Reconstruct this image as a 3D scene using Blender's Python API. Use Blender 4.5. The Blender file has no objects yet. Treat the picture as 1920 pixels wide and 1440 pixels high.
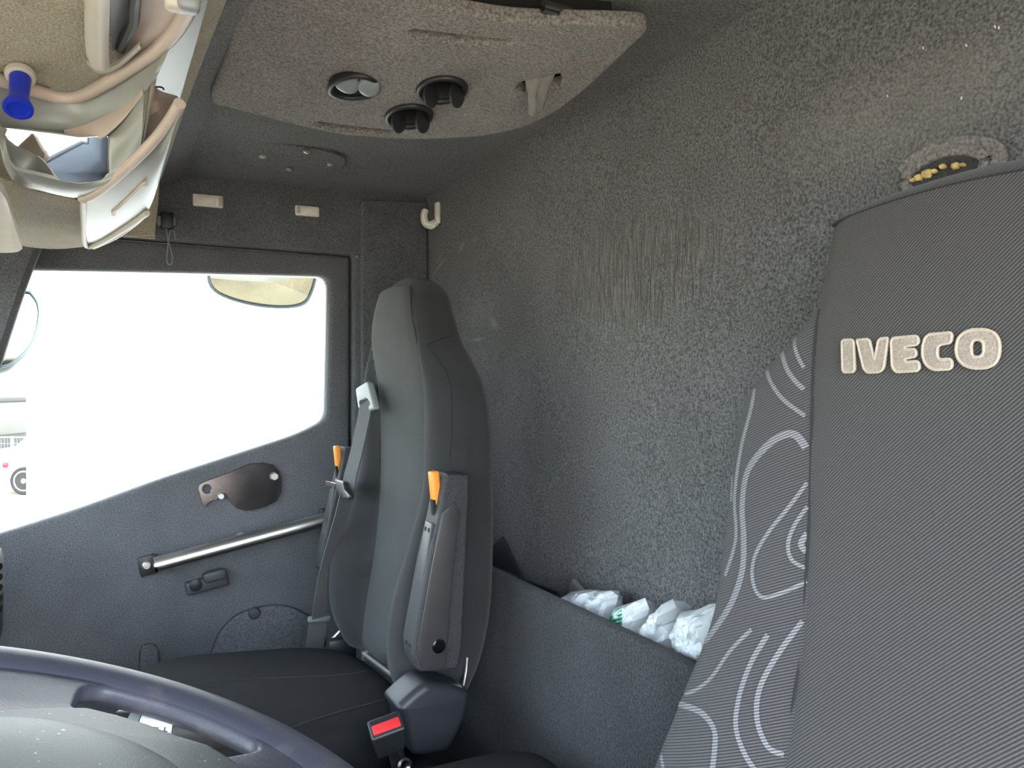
import bpy, bmesh, math, random
from mathutils import Vector, Matrix, noise
from mathutils.bvhtree import BVHTree

random.seed(7)
SC = bpy.context.scene
COL = SC.collection

# ------------------------------------------------------------------ camera
F = 1442.0                      # focal length in pixels of the 1920x1440 frame
YAW = math.radians(28.2)        # cab axes: +x rearwards, +y to the passenger door, +z up
cam_d = bpy.data.cameras.new('camera')
cam = bpy.data.objects.new('camera', cam_d)
COL.objects.link(cam)
cam_d.sensor_width = 36.0
cam_d.lens = 36.0 * F / 1920.0
cam_d.clip_start = 0.02
cam.location = (0, 0, 0)
cam.rotation_euler = (math.radians(90), 0, -YAW)
SC.camera = cam

# ------------------------------------------------------------------ world, sun, exposure
W = bpy.data.worlds.new('world')
SC.world = W
W.use_nodes = True
wn = W.node_tree.nodes
wl = W.node_tree.links
wn.clear()
sky = wn.new('ShaderNodeTexSky')
sky.sky_type = 'NISHITA'
sky.sun_disc = False
sky.sun_elevation = math.radians(48)
sky.sun_rotation = math.radians(107)
sky.air_density = 1.0
sky.dust_density = 3.0
mixc = wn.new('ShaderNodeMix'); mixc.data_type = 'RGBA'
mixc.inputs[0].default_value = 0.6
mixc.inputs[7].default_value = (2.5, 2.5, 2.5, 1)
wl.new(sky.outputs[0], mixc.inputs[6])
bg = wn.new('ShaderNodeBackground')
bg.inputs[1].default_value = 1.0
out = wn.new('ShaderNodeOutputWorld')
wl.new(mixc.outputs[2], bg.inputs[0])
wl.new(bg.outputs[0], out.inputs[0])

sun_d = bpy.data.lights.new('sun', 'SUN')
sun_d.energy = 5.0
sun_d.angle = math.radians(1.5)
sun_d.color = (1.0, 0.95, 0.88)
sun = bpy.data.objects.new('sun', sun_d)
COL.objects.link(sun)
sun.location = (6, -3, 8)
sun.rotation_euler = Vector((0.80, -0.27, 0.62)).to_track_quat('Z', 'Y').to_euler()

SC.view_settings.view_transform = 'Standard'
SC.view_settings.look = 'None'
SC.view_settings.gamma = 1.0
SC.view_settings.use_curve_mapping = False
SC.view_settings.exposure = 2.05

# ------------------------------------------------------------------ rays: photo pixel -> point in the cab
FW = Vector((math.sin(YAW), math.cos(YAW), 0))
RT = Vector((math.cos(YAW), -math.sin(YAW), 0))


def ray(px, py):
    return FW + RT * ((px - 960) / F) + Vector((0, 0, (720 - py) / F))


def X(px, py, x): d = ray(px, py); return d * (x / d.x)
def Y(px, py, y): d = ray(px, py); return d * (y / d.y)
def Z(px, py, z): d = ray(px, py); return d * (z / d.z)
def PL(px, py, c, n): d = ray(px, py); return d * (c.dot(n) / d.dot(n))


# ------------------------------------------------------------------ materials
MATS = {}


def mat(name, base, rough=0.6, metal=0.0, spec=0.5, var=0.0, vscale=40.0, vstretch=(1, 1, 1), bump=0.0, bscale=300.0,
        bstretch=(1, 1, 1), sheen=0.0, fine=0.0, fscale=400.0, extra=None, coat=0.0):
    m = bpy.data.materials.new(name)
    m.use_nodes = True
    nt = m.node_tree
    N, L = nt.nodes, nt.links
    b = N['Principled BSDF']
    b.inputs['Base Color'].default_value = (*base, 1)
    b.inputs['Roughness'].default_value = rough
    b.inputs['Metallic'].default_value = metal
    b.inputs['Specular IOR Level'].default_value = spec
    if coat:
        b.inputs['Coat Weight'].default_value = coat
    if sheen:
        b.inputs['Sheen Weight'].default_value = sheen
        b.inputs['Sheen Roughness'].default_value = 0.6
    tc = N.new('ShaderNodeTexCoord')
    col = None

    def nz(scale, stretch, detail=3):
        mp = N.new('ShaderNodeMapping'); mp.inputs['Scale'].default_value = stretch
        L.new(tc.outputs['Object'], mp.inputs[0])
        n = N.new('ShaderNodeTexNoise'); n.inputs['Scale'].default_value = scale; n.inputs['Detail'].default_value = detail
        L.new(mp.outputs[0], n.inputs['Vector'])
        return n
    rgb = N.new('ShaderNodeRGB'); rgb.outputs[0].default_value = (*base, 1)
    col = rgb.outputs[0]

    def modulate(col, fac_socket, amount):
        mr = N.new('ShaderNodeMapRange')
        mr.inputs['From Min'].default_value = 0.3; mr.inputs['From Max'].default_value = 0.7
        mr.inputs['To Min'].default_value = 1 - amount; mr.inputs['To Max'].default_value = 1 + amount
        L.new(fac_socket, mr.inputs['Value'])
        mx = N.new('ShaderNodeVectorMath'); mx.operation = 'SCALE'
        L.new(col, mx.inputs[0]); L.new(mr.outputs[0], mx.inputs['Scale'])
        return mx.outputs[0]
    if var:
        col = modulate(col, nz(vscale, vstretch, 4).outputs['Fac'], var)
    fn = None
    if fine:
        fn = nz(fscale, bstretch, 2)
        col = modulate(col, fn.outputs['Fac'], fine)
    height = None
    if bump:
        bn = nz(bscale, bstretch, 3)
        height = bn.outputs['Fac']
    if extra:
        col, height = extra(nt, tc, col, height, b)
    L.new(col, b.inputs['Base Color'])
    if height is not None:
        bp = N.new('ShaderNodeBump'); bp.inputs['Strength'].default_value = bump if bump else 0.4
        bp.inputs['Distance'].default_value = 0.004
        L.new(height, bp.inputs['Height'])
        L.new(bp.outputs[0], b.inputs['Normal'])
    MATS[name] = m
    return m


def math_node(nt, op, a, b=None):
    n = nt.nodes.new('ShaderNodeMath'); n.operation = op
    for i, v in enumerate((a, b)):
        if v is None:
            continue
        if isinstance(v, (int, float)):
            n.inputs[i].default_value = v
        else:
            nt.links.new(v, n.inputs[i])
    return n.outputs[0]


def blob(nt, tc, centre, size, soft=0.5, rx=0.0):
    """soft ellipsoidal patch in object space: 1 inside, 0 outside"""
    mp = nt.nodes.new('ShaderNodeMapping'); mp.vector_type = 'TEXTURE'
    mp.inputs['Location'].default_value = centre
    mp.inputs['Scale'].default_value = size
    mp.inputs['Rotation'].default_value = (rx, 0, 0)
    nt.links.new(tc.outputs['Object'], mp.inputs[0])
    ln = nt.nodes.new('ShaderNodeVectorMath'); ln.operation = 'LENGTH'
    nt.links.new(mp.outputs[0], ln.inputs[0])
    mr = nt.nodes.new('ShaderNodeMapRange'); mr.interpolation_type = 'SMOOTHSTEP'
    mr.inputs['From Min'].default_value = soft; mr.inputs['From Max'].default_value = 1.0
    mr.inputs['To Min'].default_value = 1; mr.inputs['To Max'].default_value = 0
    nt.links.new(ln.outputs['Value'], mr.inputs['Value'])
    return mr.outputs[0]


def mixcol(nt, fac, a, c):
    mx = nt.nodes.new('ShaderNodeMix'); mx.data_type = 'RGBA'
    if isinstance(fac, (int, float)): mx.inputs[0].default_value = fac
    else: nt.links.new(fac, mx.inputs[0])
    nt.links.new(a, mx.inputs[6])
    if isinstance(c, tuple): mx.inputs[7].default_value = (*c, 1)
    else: nt.links.new(c, mx.inputs[7])
    return mx.outputs[2]


def rear_wall_extra(nt, tc, col, height, b):
    N, L = nt.nodes, nt.links
    # vertical puckers in the glued felt
    mp = N.new('ShaderNodeMapping'); mp.inputs['Scale'].default_value = (1, 1, 0.13)
    L.new(tc.outputs['Object'], mp.inputs[0])
    wr = N.new('ShaderNodeTexNoise'); wr.inputs['Scale'].default_value = 70; wr.inputs['Detail'].default_value = 2
    wr.inputs['Distortion'].default_value = 0.4
    L.new(mp.outputs[0], wr.inputs['Vector'])
    rid = math_node(nt, 'ABSOLUTE', math_node(nt, 'SUBTRACT', wr.outputs['Fac'], 0.5))
    rid = math_node(nt, 'SUBTRACT', 0.12, rid)
    rid = math_node(nt, 'MAXIMUM', rid, 0.0)
    m1 = blob(nt, tc, (0.88, 1.18, 0.21), (0.5, 0.34, 0.135), 0.25)
    brk = N.new('ShaderNodeTexNoise'); brk.inputs['Scale'].default_value = 14
    L.new(tc.outputs['Object'], brk.inputs['Vector'])
    m1 = math_node(nt, 'MULTIPLY', m1, math_node(nt, 'MULTIPLY', brk.outputs['Fac'], 2.0))
    rid = math_node(nt, 'MULTIPLY', math_node(nt, 'MULTIPLY', rid, m1), 42.0)
    col = mixcol(nt, math_node(nt, 'MINIMUM', math_node(nt, 'MULTIPLY', rid, 0.16), 0.6), col, (0.22, 0.21, 0.185))
    height = math_node(nt, 'ADD', height, rid)
    # chalky scuffs near the corner and behind the passenger seat; last entry a broad paler patch
    sc = N.new('ShaderNodeTexNoise'); sc.inputs['Scale'].default_value = 30
    mp2 = N.new('ShaderNodeMapping'); mp2.inputs['Scale'].default_value = (1, 1, 3); mp2.inputs['Rotation'].default_value = (0.5, 0, 0)
    L.new(tc.outputs['Object'], mp2.inputs[0]); L.new(mp2.outputs[0], sc.inputs['Vector'])
    for cen, sz, amt, rx in (((0.88, 1.74, 0.155), (0.5, 0.045, 0.020), 0.40, 0.5), ((0.88, 2.10, 0.345), (0.5, 0.085, 0.006), 0.55, -0.42), ((0.88, 2.09, 0.372), (0.5, 0.06, 0.005), 0.35, -0.42),
                             ((0.88, 1.94, 0.378), (0.5, 0.035, 0.012), 0.42, -0.5), ((0.88, 1.85, 0.385), (0.5, 0.03, 0.012), 0.2, 0.0), ((0.88, 1.80, 0.185), (0.5, 0.12, 0.06), 0.15, 0.0),
                             ((0.88, 1.83, 0.118), (0.5, 0.05, 0.008), 0.35, 0.0), ((0.88, 1.79, 0.235), (0.5, 0.008, 0.006), 0.6, 0.0), ((0.88, 0.62, 0.34), (0.5, 0.28, 0.10), 0.22, 0.0)):
        k = math_node(nt, 'MULTIPLY', blob(nt, tc, cen, sz, 0.1, rx), math_node(nt, 'MULTIPLY', sc.outputs['Fac'], 2 * amt))
        k = math_node(nt, 'MINIMUM', k, 0.9)
        col = mixcol(nt, k, col, (0.30, 0.29, 0.26))
    return col, height


def box_extra(nt, tc, col, height, b):
    k = blob(nt, tc, (0.72, 1.10, -0.63), (0.5, 0.10, 0.06), 0.1)
    col = mixcol(nt, math_node(nt, 'MULTIPLY', k, 0.55), col, (0.12, 0.075, 0.04))
    return col, height


def hub_extra(nt, tc, col, height, b):
    N, L = nt.nodes, nt.links
    v = N.new('ShaderNodeTexNoise'); v.inputs['Scale'].default_value = 210; v.inputs['Detail'].default_value = 2
    L.new(tc.outputs['Object'], v.inputs['Vector'])
    mr = N.new('ShaderNodeMapRange')
    mr.inputs['From Min'].default_value = 0.71; mr.inputs['From Max'].default_value = 0.74
    L.new(v.outputs['Fac'], mr.inputs['Value'])
    col = mixcol(nt, math_node(nt, 'MULTIPLY', mr.outputs[0], 0.8), col, (0.55, 0.55, 0.55))
    return col, height


FELT = (0.110, 0.111, 0.113)
mat('felt', FELT, 0.95, spec=0.15, var=0.08, vscale=7, bump=0.7, bscale=230, fine=0.62, fscale=260, sheen=0.12)
mat('felt_rear', FELT, 0.95, spec=0.15, var=0.09, vscale=6, bump=0.75, bscale=230, fine=0.62, fscale=260, sheen=0.12, extra=rear_wall_extra)
mat('felt_box', (0.042, 0.044, 0.047), 0.95, spec=0.15, var=0.12, vscale=9, bump=0.6, bscale=240, fine=0.5, fscale=280, sheen=0.1, extra=box_extra)
mat('felt_door', (0.114, 0.118, 0.129), 0.95, spec=0.15, var=0.10, vscale=10, bump=0.5, bscale=280, fine=0.42, fscale=330, sheen=0.12)
mat('felt_console', (0.180, 0.167, 0.156), 0.95, spec=0.15, var=0.10, vscale=14, bump=0.7, bscale=220, fine=0.5, fscale=240, sheen=0.15)
mat('felt_beige', (0.36, 0.32, 0.245), 0.95, spec=0.2, var=0.08, vscale=14, bump=0.7, bscale=320, fine=0.32, fscale=380, sheen=0.1)
mat('plastic_beige', (0.50, 0.46, 0.40), 0.45, spec=0.4, var=0.05, vscale=20, bump=0.06, bscale=600)
mat('plastic_silver', (0.33, 0.34, 0.32), 0.38, metal=0.25, spec=0.5, var=0.05, vscale=16, bump=0.03, bscale=500)
mat('plastic_pink', (0.50, 0.41, 0.355), 0.45, spec=0.4, var=0.05, vscale=20)
mat('lens_cream', (0.80, 0.75, 0.66), 0.35, spec=0.5, var=0.12, vscale=60)
mat('chrome', (0.85, 0.86, 0.87), 0.05, metal=1.0)
mat('mirror_glass', (0.20, 0.205, 0.18), 0.02, metal=1.0)
mat('steel_brushed', (0.78, 0.77, 0.74), 0.34, metal=1.0, var=0.06, vscale=200)
mat('steel_plate', (0.13, 0.125, 0.135), 0.16, metal=1.0, var=0.35, vscale=14, extra=lambda *a: hub_extra(*a))
mat('steel_dark', (0.30, 0.29, 0.30), 0.22, metal=1.0, var=0.15, vscale=30)
mat('bolt', (0.55, 0.54, 0.52), 0.4, metal=0.8, var=0.15, vscale=200)
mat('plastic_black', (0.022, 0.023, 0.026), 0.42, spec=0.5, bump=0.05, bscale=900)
mat('gloss_black', (0.004, 0.004, 0.005), 0.12, spec=0.5)
mat('plastic_dark', (0.019, 0.0205, 0.026), 0.45, spec=0.5, var=0.08, vscale=25, bump=0.05, bscale=900)
mat('panel_grey', (0.034, 0.032, 0.034), 0.42, spec=0.5, var=0.1, vscale=30)
mat('plastic_grained', (0.040, 0.040, 0.043), 0.5, spec=0.5, bump=0.9, bscale=520)
mat('latch_grey', (0.055, 0.057, 0.063), 0.45, spec=0.5)
mat('plastic_grey', (0.19, 0.205, 0.215), 0.5, spec=0.4)
mat('plastic_vent_grey', (0.22, 0.245, 0.26), 0.4, spec=0.5)
mat('orange', (0.78, 0.27, 0.03), 0.45)
mat('red', (0.62, 0.03, 0.035), 0.4)
mat('blue', (0.012, 0.03, 0.42), 0.3, spec=0.5)
mat('belt', (0.075, 0.077, 0.08), 0.7, bump=0.4, bscale=700, fine=0.2, fscale=600)
mat('seat_fabric', (0.023, 0.023, 0.0245), 0.9, spec=0.2, var=0.10, vscale=12, bump=0.35, bscale=700, fine=0.2, fscale=700, sheen=0.12)
mat('cushion_fabric', (0.015, 0.016, 0.017), 0.9, spec=0.15, var=0.08, vscale=12, bump=0.3, bscale=700, fine=0.18, fscale=700)
mat('seat_insert', (0.033, 0.036, 0.037), 0.9, spec=0.2, var=0.10, vscale=12, bump=0.35, bscale=700, fine=0.25, fscale=600, sheen=0.12)
mat('thread', (0.02, 0.02, 0.02), 0.9)
mat('opening_shade', (0.006, 0.006, 0.007), 0.9)  # near-black colour that paints the shade inside gaps, holes and slots
mat('bag_white', (0.62, 0.66, 0.68), 0.32, spec=0.5, bump=0.25, bscale=45)
mat('green_print', (0.02, 0.27, 0.13), 0.35)
mat('lime_print', (0.42, 0.72, 0.06), 0.35)
mat('cloth_grey', (0.34, 0.33, 0.31), 0.9, var=0.1, vscale=60, bump=0.3, bscale=200)
mat('foam', (0.62, 0.45, 0.18), 0.9, var=0.4, vscale=90, bump=0.8, bscale=120)
mat('paint_white', (0.85, 0.86, 0.86), 0.35, spec=0.5)
mat('rubber', (0.02, 0.02, 0.02), 0.8)
mat('ground', (0.27, 0.235, 0.17), 0.95, var=0.2, vscale=1.2, bump=0.5, bscale=18, fine=0.15, fscale=30)
mat('cladding', (0.036, 0.038, 0.040), 0.6, var=0.06, vscale=2)
mat('dark_brick', (0.008, 0.011, 0.0125), 0.8, var=0.3, vscale=4)
mat('galvanised', (0.16, 0.165, 0.17), 0.5, metal=0.3)
mat('alloy', (0.7, 0.7, 0.68), 0.3, metal=0.9)
mat('tail_red', (0.7, 0.02, 0.03), 0.2)
mat('car_glass', (0.10, 0.13, 0.15), 0.08, spec=0.8)
mat('mirror_shell', (0.035, 0.06, 0.075), 0.4)
mat('label_white', (0.72, 0.74, 0.74), 0.5)
mat('ink', (0.01, 0.01, 0.02), 0.6)
mat('logo_cream', (0.30, 0.25, 0.21), 0.9, var=0.12, vscale=60, bump=0.6, bscale=500, fine=0.2, fscale=500, sheen=0.2)
mat('logo_edge', (0.46, 0.40, 0.33), 0.8, bump=0.5, bscale=700)
mat('paper', (0.7, 0.7, 0.68), 0.7)
mat('paint_speck', (0.7, 0.69, 0.64), 0.8)


def wheel_extra(nt, tc, col, height, b):
    N, L = nt.nodes, nt.links
    n = N.new('ShaderNodeTexNoise'); n.inputs['Scale'].default_value = 28; n.inputs['Detail'].default_value = 6
    n.inputs['Roughness'].default_value = 0.65
    L.new(tc.outputs['Object'], n.inputs['Vector'])
    mr = N.new('ShaderNodeMapRange'); mr.interpolation_type = 'SMOOTHSTEP'
    mr.inputs['From Min'].default_value = 0.52; mr.inputs['From Max'].default_value = 0.66
    L.new(n.outputs['Fac'], mr.inputs['Value'])
    col = mixcol(nt, math_node(nt, 'MULTIPLY', mr.outputs[0], 0.6), col, (0.10, 0.092, 0.10))
    return col, height


mat('wheel', (0.050, 0.054, 0.074), 0.42, spec=0.5, var=0.08, vscale=10, bump=0.10, bscale=500, extra=wheel_extra)
mat('wheel_hub', (0.058, 0.066, 0.066), 0.42, spec=0.5, bump=0.06, bscale=500, extra=hub_extra)
mat('wheel_pad', (0.105, 0.12, 0.113), 0.45, spec=0.5, bump=0.10, bscale=600, extra=hub_extra)


def twill(name, dark, light, rough=0.85, ang=44):
    """diagonal ribbed weave in the seat's own y-z plane"""
    def ex(nt, tc, col, height, b):
        N, L = nt.nodes, nt.links
        sp = N.new('ShaderNodeSeparateXYZ'); L.new(tc.outputs['Object'], sp.inputs[0])
        a = math.radians(ang)
        # rib coordinate: perpendicular to the rib direction (-y*cos + z*sin)
        v = math_node(nt, 'ADD', math_node(nt, 'MULTIPLY', sp.outputs['Y'], math.sin(a)),
                      math_node(nt, 'MULTIPLY', sp.outputs['Z'], math.cos(a)))
        s = math_node(nt, 'SINE', math_node(nt, 'MULTIPLY', v, 2 * math.pi / 0.0030))
        h = math_node(nt, 'MULTIPLY_ADD' if False else 'MULTIPLY', math_node(nt, 'ADD', s, 1.0), 0.5)
        nz = N.new('ShaderNodeTexNoise'); nz.inputs['Scale'].default_value = 700
        L.new(tc.outputs['Object'], nz.inputs['Vector'])
        k = math_node(nt, 'MULTIPLY', h, math_node(nt, 'ADD', nz.outputs['Fac'], 0.45))
        col = mixcol(nt, k, col, light)
        return col, math_node(nt, 'MULTIPLY', h, 0.25)
    mat(name, dark, rough, spec=0.2, var=0.12, vscale=8, bump=0.35, bscale=600, sheen=0.12, extra=ex)


twill('twill_dark', (0.018, 0.0175, 0.018), (0.090, 0.086, 0.085))
twill('twill_bolster', (0.019, 0.0185, 0.020), (0.094, 0.091, 0.095), ang=25)
twill('twill_light', (0.06, 0.06, 0.065), (0.28, 0.275, 0.29), ang=25)


def glass(name, tint, fac):
    m = bpy.data.materials.new(name); m.use_nodes = True
    N, L = m.node_tree.nodes, m.node_tree.links
    N.clear()
    o = N.new('ShaderNodeOutputMaterial'); t = N.new('ShaderNodeBsdfTransparent'); t.inputs[0].default_value = (*tint, 1)
    g = N.new('ShaderNodeBsdfGlossy'); g.inputs['Roughness'].default_value = 0.02
    fr = N.new('ShaderNodeFresnel'); fr.inputs[0].default_value = fac
    mx = N.new('ShaderNodeMixShader')
    L.new(fr.outputs[0], mx.inputs[0]); L.new(t.outputs[0], mx.inputs[1]); L.new(g.outputs[0], mx.inputs[2])
    L.new(mx.outputs[0], o.inputs[0])
    MATS[name] = m


glass('pane', (0.93, 0.96, 0.95), 1.25)
glass('windscreen', (0.66, 0.72, 0.70), 1.25)

# ------------------------------------------------------------------ mesh helpers (all take cab coordinates)
ORG = {}


def thing(name, loc, label, cat, group=None):
    o = bpy.data.objects.new(name, None)
    COL.objects.link(o)
    o.location = loc
    o.empty_display_size = 0.05
    ORG[o.name] = Vector(loc)
    o['label'] = label; o['category'] = cat
    if group: o['group'] = group
    return o


def tag(o, label, cat, group=None):
    o['label'] = label; o['category'] = cat
    if group: o['group'] = group
    return o


def struct(o, label=None):
    o['kind'] = 'structure'
    if label: o['label'] = label
    return o


def put(name, me, m, parent=None, smooth=40):
    if isinstance(me, bmesh.types.BMesh):
        bm = me
        bmesh.ops.recalc_face_normals(bm, faces=bm.faces)
        me = bpy.data.meshes.new(name)
        bm.to_mesh(me); bm.free()
    off = ORG.get(parent.name, Vector((0, 0, 0))) if parent else Vector((0, 0, 0))
    if off.length:
        me.transform(Matrix.Translation(-off))
    me.materials.clear()
    me.materials.append(MATS[m])
    if smooth:
        for p in me.polygons: p.use_smooth = True
        me.set_sharp_from_angle(angle=math.radians(smooth))
    o = bpy.data.objects.new(name, me)
    COL.objects.link(o)
    if parent:
        o.parent = parent
        ORG[o.name] = off
    return o


def part(name, me, m, parent, label=None, smooth=40):
    o = put(name, me, m, parent, smooth)
    if label: o['label'] = label
    return o


def box(c, size, bev=0.004, rot=None, seg=2):
    bm = bmesh.new()
    bmesh.ops.create_cube(bm, size=1)
    bmesh.ops.scale(bm, vec=Vector(size), verts=bm.verts)
    if bev:
        bmesh.ops.bevel(bm, geom=list(bm.edges), offset=bev, segments=seg, affect='EDGES', profile=0.5)
    M = Matrix.Translation(Vector(c)) @ (rot.to_4x4() if rot else Matrix())
    bm.transform(M)
    return bm


def join(*bms):
    a = bms[0]
    for b in bms[1:]:
        me = bpy.data.meshes.new('tmp'); b.to_mesh(me); b.free()
        a.from_mesh(me); bpy.data.meshes.remove(me)
    return a


def frame_from(z, xhint=Vector((0, 0, 1))):
    z = z.normalized()
    x = xhint - z * xhint.dot(z)
    if x.length < 1e-4:
        x = Vector((1, 0, 0)) - z * z.x
    x.normalize()
    return Matrix((x, z.cross(x), z)).transposed()


def smoothpath(pts, n=6, closed=False):
    pts = [Vector(p) for p in pts]
    out, L = [], len(pts)
    rng = L if closed else L - 1
    for i in range(rng):
        if closed:
            p0, p1, p2, p3 = pts[(i - 1) % L], pts[i], pts[(i + 1) % L], pts[(i + 2) % L]
        else:
            p0, p1, p2, p3 = pts[max(i - 1, 0)], pts[i], pts[i + 1], pts[min(i + 2, L - 1)]
        for k in range(n):
            t = k / n
            out.append(0.5 * ((2 * p1) + (p2 - p0) * t + (2 * p0 - 5 * p1 + 4 * p2 - p3) * t * t + (3 * p1 - p0 - 3 * p2 + p3) * t ** 3))
    if not closed: out.append(pts[-1])
    return out


def sweep(pts, prof, closed=False, up=Vector((0, 0, 1)), cap=True, scale=None):
    """sweep a 2D profile [(a along up-ish, b sideways)] along 3D points"""
    bm = bmesh.new()
    pts = [Vector(p) for p in pts]
    n = len(pts)
    rings = []
    for i, p in enumerate(pts):
        a = pts[(i - 1) % n] if (closed or i > 0) else p
        b = pts[(i + 1) % n] if (closed or i < n - 1) else p
        R = frame_from(b - a, up)
        s = scale[i] if scale else 1.0
        rings.append([bm.verts.new(p + R @ Vector((u * s, v * s, 0))) for u, v in prof])
    m = len(prof)
    for i in range(n if closed else n - 1):
        r0, r1 = rings[i], rings[(i + 1) % n]
        for k in range(m):
            bm.faces.new((r0[k], r0[(k + 1) % m], r1[(k + 1) % m], r1[k]))
    if cap and not closed:
        bm.faces.new(rings[0]); bm.faces.new(rings[-1])
    return bm


def circ(r, n=12, r2=None):
    r2 = r if r2 is None else r2
    return [(r * math.cos(2 * math.pi * k / n), r2 * math.sin(2 * math.pi * k / n)) for k in range(n)]


def tube(pts, r, n=12, **kw):
    return sweep(pts, circ(r, n), **kw)


def rect(a, b, ch=0.0):
    if not ch: return [(-a, -b), (a, -b), (a, b), (-a, b)]
    return [(-a + ch, -b), (a - ch, -b), (a, -b + ch), (a, b - ch), (a - ch, b), (-a + ch, b), (-a, b - ch), (-a, -b + ch)]


def loft(rings, closed_ring=True, cap=True):
    bm = bmesh.new()
    R = [[bm.verts.new(p) for p in r] for r in rings]
    m = len(rings[0])
    for i in range(len(R) - 1):
        for k in range(m if closed_ring else m - 1):
            bm.faces.new((R[i][k], R[i][(k + 1) % m], R[i + 1][(k + 1) % m], R[i + 1][k]))
    if cap and closed_ring:
        bm.faces.new(R[0]); bm.faces.new(R[-1])
    return bm


def plate(outlines, thick, bevel, M, res=2):
    """filled 2D outline with holes, thickness and rounded edges; M maps (u, v, height) to the cab"""
    cu = bpy.data.curves.new('tmp', 'CURVE')
    cu.dimensions = '2D'; cu.fill_mode = 'BOTH'
    cu.extrude = max(thick / 2 - bevel, 0.0001); cu.bevel_depth = bevel; cu.bevel_resolution = res
    cu.offset = -bevel
    for o in outlines:
        sp = cu.splines.new('POLY')
        sp.points.add(len(o) - 1)
        for p, q in zip(sp.points, o): p.co = (q[0], q[1], 0, 1)
        sp.use_cyclic_u = True
    ob = bpy.data.objects.new('tmp', cu)
    COL.objects.link(ob)
    dg = bpy.context.evaluated_depsgraph_get()
    me = bpy.data.meshes.new_from_object(ob.evaluated_get(dg))
    bpy.data.objects.remove(ob); bpy.data.curves.remove(cu)
    me.transform(M)
    bm = bmesh.new(); bm.from_mesh(me); bpy.data.meshes.remove(me)
    bmesh.ops.remove_doubles(bm, verts=bm.verts, dist=1e-5)
    return bm


def basis(o, u, v, w):
    M = Matrix((Vector(u), Vector(v), Vector(w))).transposed().to_4x4()
    M.translation = Vector(o)
    return M


def roundpoly(pts, r, n=5):
    """rounds the corners of a 2D polygon; r a number or one per corner"""
    out = []
    L = len(pts)
    for i in range(L):
        p = Vector(pts[i][:2]); a = Vector(pts[i - 1][:2]); b = Vector(pts[(i + 1) % L][:2])
        rr = r[i] if isinstance(r, (list, tuple)) else r
        da, db = (a - p), (b - p)
        d = min(rr, da.length * 0.45, db.length * 0.45)
        if d < 1e-5:
            out.append(tuple(p)); continue
        p0, p1 = p + da.normalized() * d, p + db.normalized() * d
        for k in range(n + 1):
            t = k / n
            q = p0 * (1 - t) ** 2 + p * 2 * t * (1 - t) + p1 * t * t
            out.append((q.x, q.y))
    return out


def ell(cx, cy, rx, ry, n=28):
    return [(cx + rx * math.cos(2 * math.pi * k / n), cy + ry * math.sin(2 * math.pi * k / n)) for k in range(n)]


def squircle(c, size, ex=4.0, nu=32, nv=16, fn=None):
    """soft box (superquadric)"""
    sg = lambda v, e: math.copysign(abs(v) ** e, v)
    e = 2.0 / ex
    rings = []
    for j in range(nv + 1):
        ph = -math.pi / 2 + math.pi * j / nv
        ph = max(min(ph, math.pi / 2 - 0.02), -math.pi / 2 + 0.02)
        ring = []
        for i in range(nu):
            th = 2 * math.pi * i / nu
            p = Vector((sg(math.cos(ph), e) * sg(math.cos(th), e) * size[0] / 2, sg(math.cos(ph), e) * sg(math.sin(th), e) * size[1] / 2,
                        sg(math.sin(ph), e) * size[2] / 2))
            if fn: p = fn(p)
            ring.append(p + Vector(c))
        rings.append(ring)
    return loft(rings)


def lathe(c, axis, prof, n=24, hint=Vector((0, 0, 1))):
    """prof: [(radius, height along axis)]"""
    R = frame_from(Vector(axis), hint)
    rings = [[Vector(c) + R @ Vector((r * math.cos(2 * math.pi * k / n), r * math.sin(2 * math.pi * k / n), h)) for k in range(n)] for r, h in prof]
    return loft(rings)


def patch(A, B, n=24, rows=6, bulge=0.0, bdir=Vector((0, -0.5, -1)), thick=0.006, tdir=Vector((0, 0.4, 1))):
    """a moulded band between two 3D polylines, with thickness"""
    def resamp(pts):
        pts = smoothpath(pts, 5)
        L = [0.0]
        for a, b in zip(pts, pts[1:]): L.append(L[-1] + (b - a).length)
        out = []
        for k in range(n):
            t = L[-1] * k / (n - 1); i = 0
            while i < len(L) - 2 and L[i + 1] < t: i += 1
            f = (t - L[i]) / max(L[i + 1] - L[i], 1e-9)
            out.append(pts[i].lerp(pts[i + 1], min(max(f, 0), 1)))
        return out
    a, b = resamp(A), resamp(B)
    bd, td = bdir.normalized(), tdir.normalized() * thick
    top = [[a[k].lerp(b[k], j / rows) + bd * (bulge * math.sin(math.pi * j / rows)) for k in range(n)] for j in range(rows + 1)]
    bm = bmesh.new()
    V = [[bm.verts.new(p) for p in r] for r in top]
    U = [[bm.verts.new(p + td) for p in r] for r in top]
    for j in range(rows):
        for k in range(n - 1):
            bm.faces.new((V[j][k], V[j][k + 1], V[j + 1][k + 1], V[j + 1][k]))
            bm.faces.new((U[j][k], U[j + 1][k], U[j + 1][k + 1], U[j][k + 1]))
    for k in range(n - 1):
        bm.faces.new((V[0][k], U[0][k], U[0][k + 1], V[0][k + 1]))
        bm.faces.new((V[-1][k], V[-1][k + 1], U[-1][k + 1], U[-1][k]))
    for j in range(rows):
        bm.faces.new((V[j][0], V[j + 1][0], U[j + 1][0], U[j][0]))
        bm.faces.new((V[j][-1], U[j][-1], U[j + 1][-1], V[j + 1][-1]))
    return bm


def bvh_of(o):
    me = o.data
    off = ORG.get(o.name, Vector((0, 0, 0)))
    return BVHTree.FromPolygons([v.co + off for v in me.vertices], [tuple(p.vertices) for p in me.polygons])


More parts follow.
